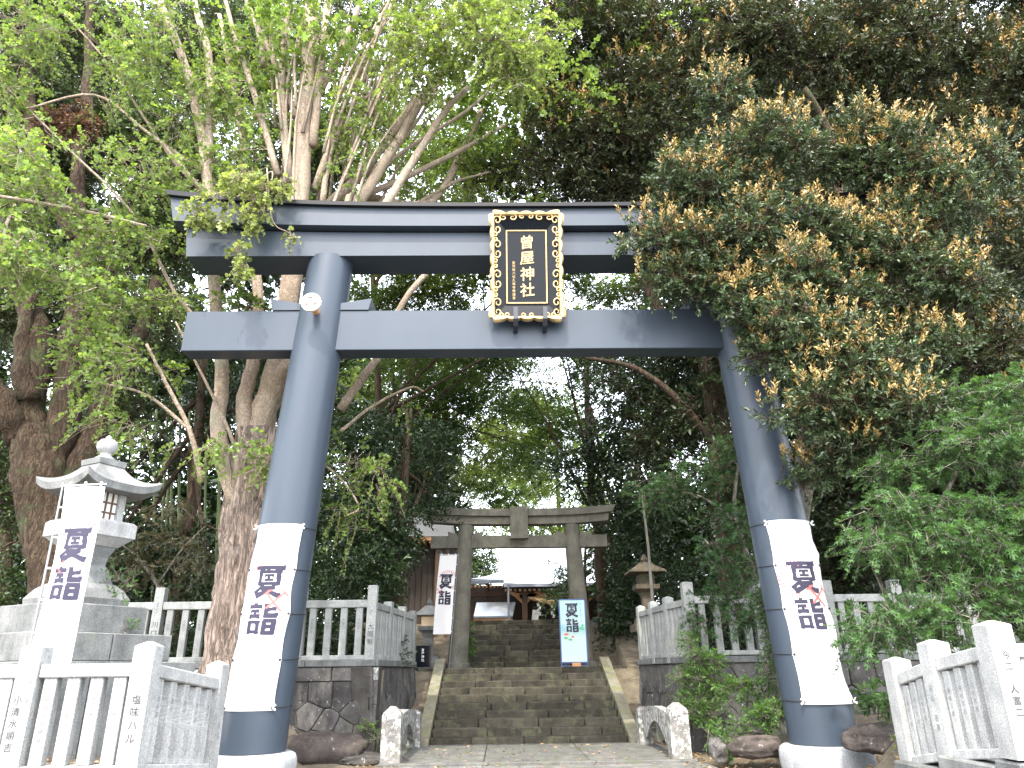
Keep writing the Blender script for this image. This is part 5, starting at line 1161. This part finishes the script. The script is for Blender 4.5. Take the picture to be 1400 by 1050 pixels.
# --- trees of the grove behind, each its own
def gtree(name, label, x, Y, pytop, lobes, size, pal, lai, seed, rb=.3, mat='leaf_gloss', bark='bark_dark', kind='oval', lean=0, gap=-.8, group='trees of the grove behind the torii', base=None, freq=1., branches=5, pybase=None):
    f = P(x, pybase or 900, Y); f.z = hgt(f.x, f.y) if base is None else base; t = thing(name, f, label, 'tree', group)
    L_ = LB(*lobes); tp = P(x+lean, pytop, Y); mid = (f+tp)/2+Vector((rnd.uniform(-.2, .2), 0, 0)); limb(t, [f-Vector((0, 0, .3)), (f*2+tp)/3, mid, tp], rb, rb*.35, bark, 'trunk', 14)
    r_ = random.Random(seed)
    for c, r3, dn in L_[:branches*2]:
        k = r_.uniform(.3, .8); s0 = f.lerp(tp, k); e = Vector(c)+Vector((r_.uniform(-.4, .4)*r3[0], 0, r_.uniform(-.3, .5)*r3[2])); limb(t, [s0, s0.lerp(e, .5)+Vector((0, 0, .25*r_.random())), e], rb*.32, rb*.07, bark, 'branch', 6, 4)
        e2 = Vector(c)+Vector((r_.uniform(-.9, .9)*r3[0], 0, r_.uniform(.2, .8)*r3[2])); limb(t, [s0.lerp(e, .55), s0.lerp(e2, .75), e2], rb*.15, rb*.05, bark, 'branch', 5, 4)
    crown(t, L_, kind, size, lai, mat, pal, twl=size*3, npt=9, seed=seed, gap=gap, freq=freq, twigs=False, sub=12); return t
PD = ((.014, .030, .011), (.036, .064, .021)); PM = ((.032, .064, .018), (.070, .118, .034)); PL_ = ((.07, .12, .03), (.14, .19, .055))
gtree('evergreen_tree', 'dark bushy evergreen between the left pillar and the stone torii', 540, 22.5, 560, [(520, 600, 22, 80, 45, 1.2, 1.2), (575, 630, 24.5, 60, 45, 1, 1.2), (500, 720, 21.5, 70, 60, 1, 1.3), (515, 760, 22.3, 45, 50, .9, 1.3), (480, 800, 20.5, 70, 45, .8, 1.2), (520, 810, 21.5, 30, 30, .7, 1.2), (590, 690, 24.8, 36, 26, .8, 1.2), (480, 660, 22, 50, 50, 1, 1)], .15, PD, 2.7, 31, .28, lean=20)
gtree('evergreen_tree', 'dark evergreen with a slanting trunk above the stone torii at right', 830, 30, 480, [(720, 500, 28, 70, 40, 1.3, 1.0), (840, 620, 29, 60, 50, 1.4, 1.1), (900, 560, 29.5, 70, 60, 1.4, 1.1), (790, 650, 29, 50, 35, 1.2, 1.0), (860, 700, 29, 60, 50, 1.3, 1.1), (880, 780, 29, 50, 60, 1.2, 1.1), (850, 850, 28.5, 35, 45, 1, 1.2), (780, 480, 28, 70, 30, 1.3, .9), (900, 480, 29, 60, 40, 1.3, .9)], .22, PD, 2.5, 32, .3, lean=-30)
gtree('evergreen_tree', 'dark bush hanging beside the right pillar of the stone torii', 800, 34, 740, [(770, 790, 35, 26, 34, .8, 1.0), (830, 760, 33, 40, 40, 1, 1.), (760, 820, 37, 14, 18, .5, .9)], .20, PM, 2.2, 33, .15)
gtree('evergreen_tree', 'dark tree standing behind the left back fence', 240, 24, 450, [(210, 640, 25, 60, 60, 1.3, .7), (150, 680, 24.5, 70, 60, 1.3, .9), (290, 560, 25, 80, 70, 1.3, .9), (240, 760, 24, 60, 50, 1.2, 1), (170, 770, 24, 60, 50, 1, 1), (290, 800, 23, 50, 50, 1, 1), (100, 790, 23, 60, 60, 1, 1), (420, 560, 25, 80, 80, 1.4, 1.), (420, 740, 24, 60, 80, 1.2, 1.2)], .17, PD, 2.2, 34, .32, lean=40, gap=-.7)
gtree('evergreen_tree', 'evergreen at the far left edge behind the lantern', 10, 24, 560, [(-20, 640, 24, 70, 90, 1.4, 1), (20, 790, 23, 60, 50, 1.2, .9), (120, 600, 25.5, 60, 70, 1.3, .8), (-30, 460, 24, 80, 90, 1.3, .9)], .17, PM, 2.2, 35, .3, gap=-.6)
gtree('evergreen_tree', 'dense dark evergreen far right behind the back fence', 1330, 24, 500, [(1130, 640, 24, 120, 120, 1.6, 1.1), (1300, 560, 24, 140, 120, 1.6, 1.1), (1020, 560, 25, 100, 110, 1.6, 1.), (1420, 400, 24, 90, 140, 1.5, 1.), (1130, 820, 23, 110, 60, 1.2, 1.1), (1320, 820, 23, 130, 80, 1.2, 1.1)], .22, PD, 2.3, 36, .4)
gtree('backlit_tree', 'loose backlit tree rising over the stone torii', 570, 33, 420, [(560, 520, 32, 90, 50, 1.6, .6), (650, 560, 33, 90, 50, 1.6, .6), (600, 600, 34, 60, 40, 1.4, .6), (740, 590, 34, 70, 50, 1.5, .6), (520, 470, 31, 90, 50, 1.5, .6), (640, 470, 32, 90, 40, 1.4, .5), (690, 640, 35, 40, 60, 1.2, .8), (800, 540, 33, 60, 50, 1.4, .7), (600, 570, 32, 60, 40, 1.4, .9), (700, 540, 33, 60, 40, 1.4, .8), (750, 610, 34, 60, 36, 1.4, .9), (650, 480, 31, 70, 36, 1.4, .9), (740, 480, 32, 60, 36, 1.4, .8), (620, 520, 31, 60, 30, 1.4, .8)], .16, PM, 2.6, 37, .22, 'leaf_soft', lean=-40, gap=-.35, freq=1.3, branches=8)
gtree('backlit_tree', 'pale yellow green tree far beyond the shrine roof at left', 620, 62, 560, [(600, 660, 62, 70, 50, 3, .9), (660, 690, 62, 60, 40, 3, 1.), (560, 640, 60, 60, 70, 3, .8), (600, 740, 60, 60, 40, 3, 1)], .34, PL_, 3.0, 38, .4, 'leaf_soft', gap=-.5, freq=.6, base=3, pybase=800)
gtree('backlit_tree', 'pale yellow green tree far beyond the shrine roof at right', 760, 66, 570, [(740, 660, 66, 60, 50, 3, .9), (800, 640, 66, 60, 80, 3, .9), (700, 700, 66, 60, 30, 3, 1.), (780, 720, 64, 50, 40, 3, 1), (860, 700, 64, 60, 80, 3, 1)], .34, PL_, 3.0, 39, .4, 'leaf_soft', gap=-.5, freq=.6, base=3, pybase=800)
gtree('evergreen_tree', 'rounded clipped green tree beside the shrine roof', 645, 52, 745, [(648, 768, 52, 32, 38, 1.6, 1.6), (625, 790, 50, 25, 30, 1.2, 1.4)], .24, PM, 3.4, 40, .2, gap=-3, pybase=840)
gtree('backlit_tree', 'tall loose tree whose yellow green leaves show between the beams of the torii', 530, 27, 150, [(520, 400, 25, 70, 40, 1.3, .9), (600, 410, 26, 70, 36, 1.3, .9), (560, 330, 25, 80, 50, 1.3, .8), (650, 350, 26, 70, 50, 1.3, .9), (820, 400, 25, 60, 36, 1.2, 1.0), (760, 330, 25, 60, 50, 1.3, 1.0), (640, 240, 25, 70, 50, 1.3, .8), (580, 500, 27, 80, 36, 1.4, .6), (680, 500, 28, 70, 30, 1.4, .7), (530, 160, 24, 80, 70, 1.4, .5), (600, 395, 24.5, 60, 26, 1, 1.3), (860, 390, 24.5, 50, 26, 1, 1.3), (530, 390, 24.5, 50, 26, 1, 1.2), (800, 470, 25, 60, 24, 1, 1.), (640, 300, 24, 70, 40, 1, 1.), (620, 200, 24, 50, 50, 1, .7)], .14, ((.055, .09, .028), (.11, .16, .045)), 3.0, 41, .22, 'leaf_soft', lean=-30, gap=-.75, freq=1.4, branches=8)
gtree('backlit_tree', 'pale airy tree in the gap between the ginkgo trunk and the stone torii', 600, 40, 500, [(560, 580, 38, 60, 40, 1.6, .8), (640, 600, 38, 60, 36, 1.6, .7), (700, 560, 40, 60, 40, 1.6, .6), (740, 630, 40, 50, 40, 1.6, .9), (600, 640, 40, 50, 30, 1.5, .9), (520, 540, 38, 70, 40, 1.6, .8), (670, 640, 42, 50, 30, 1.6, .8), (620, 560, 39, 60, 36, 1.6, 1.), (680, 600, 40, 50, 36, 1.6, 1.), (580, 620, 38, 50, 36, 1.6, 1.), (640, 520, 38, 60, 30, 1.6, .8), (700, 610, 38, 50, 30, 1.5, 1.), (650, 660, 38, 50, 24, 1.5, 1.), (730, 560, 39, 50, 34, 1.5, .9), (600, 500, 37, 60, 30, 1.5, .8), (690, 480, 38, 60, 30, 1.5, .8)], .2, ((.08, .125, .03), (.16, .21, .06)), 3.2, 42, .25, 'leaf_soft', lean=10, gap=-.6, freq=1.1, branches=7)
# far wood that reads as one mass
FW = bpy.data.objects.new('far_wood', None)
rows = []
g_ = random.Random(5)
for i in range(26):
    x = -60+i*60; 
    if 560 < x < 860: continue
    rows.append((x+g_.uniform(-20, 20), g_.uniform(620, 740), g_.uniform(34, 46), 80, 100, 3, 1.2)); rows.append((x, 800, g_.uniform(34, 40), 70, 60, 3, 1.2))
    if not 500 < x < 900: rows.append((x+g_.uniform(-20, 20), g_.uniform(440, 540), g_.uniform(36, 46), 80, 100, 3, 1.)); rows.append((x+g_.uniform(-20, 20), g_.uniform(260, 360), g_.uniform(34, 44), 80, 100, 3, .8 if x < 480 else 1)) 
    if x < 420: rows.append((x+20, g_.uniform(60, 180), g_.uniform(32, 38), 80, 90, 3, .6))
    if x > 860: rows.append((x, g_.uniform(60, 160), g_.uniform(30, 38), 80, 110, 3, .9)); rows.append((x, g_.uniform(180, 300), g_.uniform(30, 38), 80, 110, 3, .9))
bpy.data.objects.remove(FW)
crown(None, LB(*rows), 'oval', .55, 3.4, 'leaf_gloss', PD, twl=1.1, npt=9, twigs=False, seed=50, name='far_wood', gap=-1.0, freq=.5)
wf = bpy.data.objects['far_wood']; tag(wf, 'dark far wood behind the shrine precinct', 'wood', kind='stuff')
crown(None, [(Vector((x, 20.3, 2.0)), (2.2, 1.4, .8), 1.0) for x in (-14, -11.5, -9, -7, -5, 5.5, 8, 10.5, 13)]+[(Vector((x, 25+(i % 3), 3.4)), (2.6, 1.6, 2.0), .9) for i, x in enumerate((-21, -18, -15, -12.5, -10, -7.5, 6.5, 9, 12, 15, 18, 21))], 'oval', .12, 2.4, 'leaf_gloss', PD, twl=.4, npt=9, twigs=False, seed=51, name='undergrowth', gap=-2)
tag(bpy.data.objects['undergrowth'], 'dark shrubs growing along behind the back fences', 'undergrowth', kind='stuff')

# bamboo and other stems behind the back fence
for i in range(12):
    x = 205+i*9.5+rnd.uniform(-3, 3); Y = rnd.uniform(25.5, 28.5); a = P(x, 835, Y); b = P(x+rnd.uniform(-2, 10)+4, 560, Y); mb = MB(); n = 12
    pts = [a.lerp(b, k/n) for k in range(n+1)]; mb.tube(pts, .045, 7)
    for k in range(1, n): mb.lathe([(.045, -.01), (.054, 0), (.045, .012)], pts[k], 7)
    s_ = mb.build('bamboo_stem', 'bamboo'); tag(s_, '%s thin green bamboo stem from the left, in the grove behind the left back fence' % 'first second third fourth fifth sixth seventh eighth ninth tenth eleventh twelfth'.split()[i], 'bamboo', 'bamboo stems in the grove'); s_['kind'] = 'thing'

# shrubs and small plants
def shrub(name, label, rows, size, pal, kind, seed, stems, lai=2., mat='leaf_soft', **k):
    f = P(*stems[0][0]); s_ = thing(name, f, label, 'plant')
    for st in stems: limb(s_, pxl(*st), .018, .007, 'bark_grey', 'stem', 6, 4)
    crown(s_, LB(*rows), kind, size, lai, mat, pal, twl=.22, npt=8, seed=seed, gap=-2, sub=8, twigmat='bark_grey', **k); return s_
SG = ((.05, .12, .03), (.12, .22, .05))
shrub('shrub', 'leggy green shrub growing against the right wall by the stairs', [(955, 900, 16.6, 26, 18, .35, 1.2), (940, 930, 16.6, 22, 16, .3, 1.2), (975, 935, 16.6, 24, 20, .3, 1.1), (960, 970, 16.6, 34, 20, .3, 1.), (945, 880, 16.7, 14, 14, .25, 1.), (935, 960, 16.7, 16, 16, .25, .8)], .075, SG, 'oval', 61, [[(975, 1000, 16.8), (965, 950, 16.7), (955, 900, 16.6)], [(972, 1000, 16.8), (980, 950, 16.7), (990, 930, 16.6)]])
shrub('shrub', 'pale leaved sapling arching left of the right pillar', [(1010, 935, 15.6, 26, 12, .25, 1.), (1030, 950, 15.5, 20, 12, .25, 1.), (995, 945, 15.6, 12, 14, .2, .8)], .10, SG, 'long', 62, [[(1045, 985, 15.4), (1035, 950, 15.5), (1005, 928, 15.6)]])
shrub('low_plant', 'bright leafy clump at the foot of the right pillar', [(1040, 980, 14.5, 34, 14, .3, 1.4), (1065, 970, 14.5, 20, 12, .25, 1.2), (1020, 990, 14.5, 20, 10, .25, 1.)], .09, SG, 'oval', 63, [[(1040, 1000, 14.5), (1040, 975, 14.5)]])
shrub('low_plant', 'small fern like plant between the rocks near the bridge post', [(985, 1000, 14.9, 22, 12, .25, .8), (1000, 1015, 14.6, 16, 10, .2, .8)], .10, SG, 'long', 64, [[(985, 1010, 14.9), (985, 995, 14.9)]])
shrub('low_plant', 'leafy plant beside the right fence post', [(1235, 960, 11.3, 28, 18, .3, 1.3), (1250, 985, 11.2, 22, 12, .25, 1.)], .085, ((.06, .14, .05), (.12, .23, .08)), 'oval', 65, [[(1240, 1000, 11.4), (1238, 960, 11.3)]])
shrub('fern', 'dark fern fronds behind the right pillar base', [(1200, 965, 12.6, 34, 14, .35, 1.1), (1190, 950, 12.8, 20, 12, .3, .8)], .16, ((.04, .09, .035), (.08, .15, .05)), 'long', 66, [[(1200, 985, 12.6), (1200, 960, 12.6)]])
shrub('low_plant', 'small yellow green plant on the litter beside the right fence', [(1240, 1018, 11.6, 14, 7, .15, 1.)], .06, ((.12, .2, .04), (.2, .28, .06)), 'oval', 67, [[(1240, 1028, 11.6), (1240, 1015, 11.6)]])
shrub('low_plant', 'tiny green tuft growing from the left stone wall', [(500, 993, 17.2, 7, 5, .08, 1.4)], .05, ((.12, .24, .04), (.2, .33, .06)), 'oval', 68, [[(500, 1000, 17.25), (500, 993, 17.15)]])
shrub('low_plant', 'tuft of leaves on the wall beside the left bridge post', [(520, 1010, 17.2, 8, 6, .08, 1.)], .05, SG, 'oval', 69, [[(520, 1018, 17.25), (520, 1008, 17.15)]])
shrub('vine', 'ivy climbing the mossy trunk beside the right pillar', [(1050, 850, 15.2, 12, 60, .2, 1.1), (1045, 780, 15.3, 16, 50, .2, 1.), (1055, 920, 15.2, 10, 40, .15, 1.)], .07, ((.035, .08, .03), (.08, .15, .05)), 'oval', 70, [[(1060, 960, 15.2), (1048, 850, 15.2), (1040, 740, 15.3)]])
shrub('shrub', 'yellow green shrub leaning in beside the left edge of the upper stairs', [(640, 880, 27.2, 7, 30, .3, 1.)], .12, SG, 'oval', 71, [[(640, 912, 27.3), (640, 880, 27.2)]])
shrub('shrub', 'green shrub hanging on the corner of the tall lantern base', [(165, 800, 11.6, 12, 26, .2, .8), (172, 850, 11.4, 10, 14, .15, .8)], .08, ((.05, .10, .04), (.09, .16, .06)), 'oval', 72, [[(172, 860, 11.9), (165, 800, 11.7)]])

# fallen leaves
n = 5200; g = np.random.default_rng(77); X = np.concatenate([g.uniform(4.6, 8.5, n//3), g.uniform(2.6, 4.5, n//6), g.uniform(-3.4, -2.5, n//12), g.uniform(-8, -5.4, n//4), g.uniform(-2.3, 2.3, n//8)])
Yy = np.concatenate([g.uniform(9, 15.5, n//3), g.uniform(10, 17, n//6), g.uniform(10, 17, n//12), g.uniform(9, 16, n//4), g.uniform(9, 19.8, n//8)]); m = min(len(X), len(Yy)); X = X[:m]; Yy = Yy[:m]
Zz = np.array([hgt(a, b) for a, b in zip(X, Yy)])+.012+np.where(np.abs(X) < 3, np.where(Yy > 15.3, .035, .03), 0)
dr = np.stack([g.normal(size=m), g.normal(size=m), g.normal(size=m)*.12], 1); nr = np.stack([g.normal(size=m)*.3, g.normal(size=m)*.3, np.ones(m)], 1)
c0 = np.array((.16, .09, .05)); c1 = np.array((.38, .27, .15)); cl_ = c0+(c1-c0)*g.random((m, 1))
o = leafmesh('fallen_leaves', 'litter', None, 'oval', np.stack([X, Yy, Zz], 1), dr, nr, g.uniform(.05, .11, m), cl_); tag(o, 'dry brown fallen leaves scattered on the ground and bridge', 'leaves')
open('/tmp/ntri.txt', 'w').write(str(NTRI)) if False else None
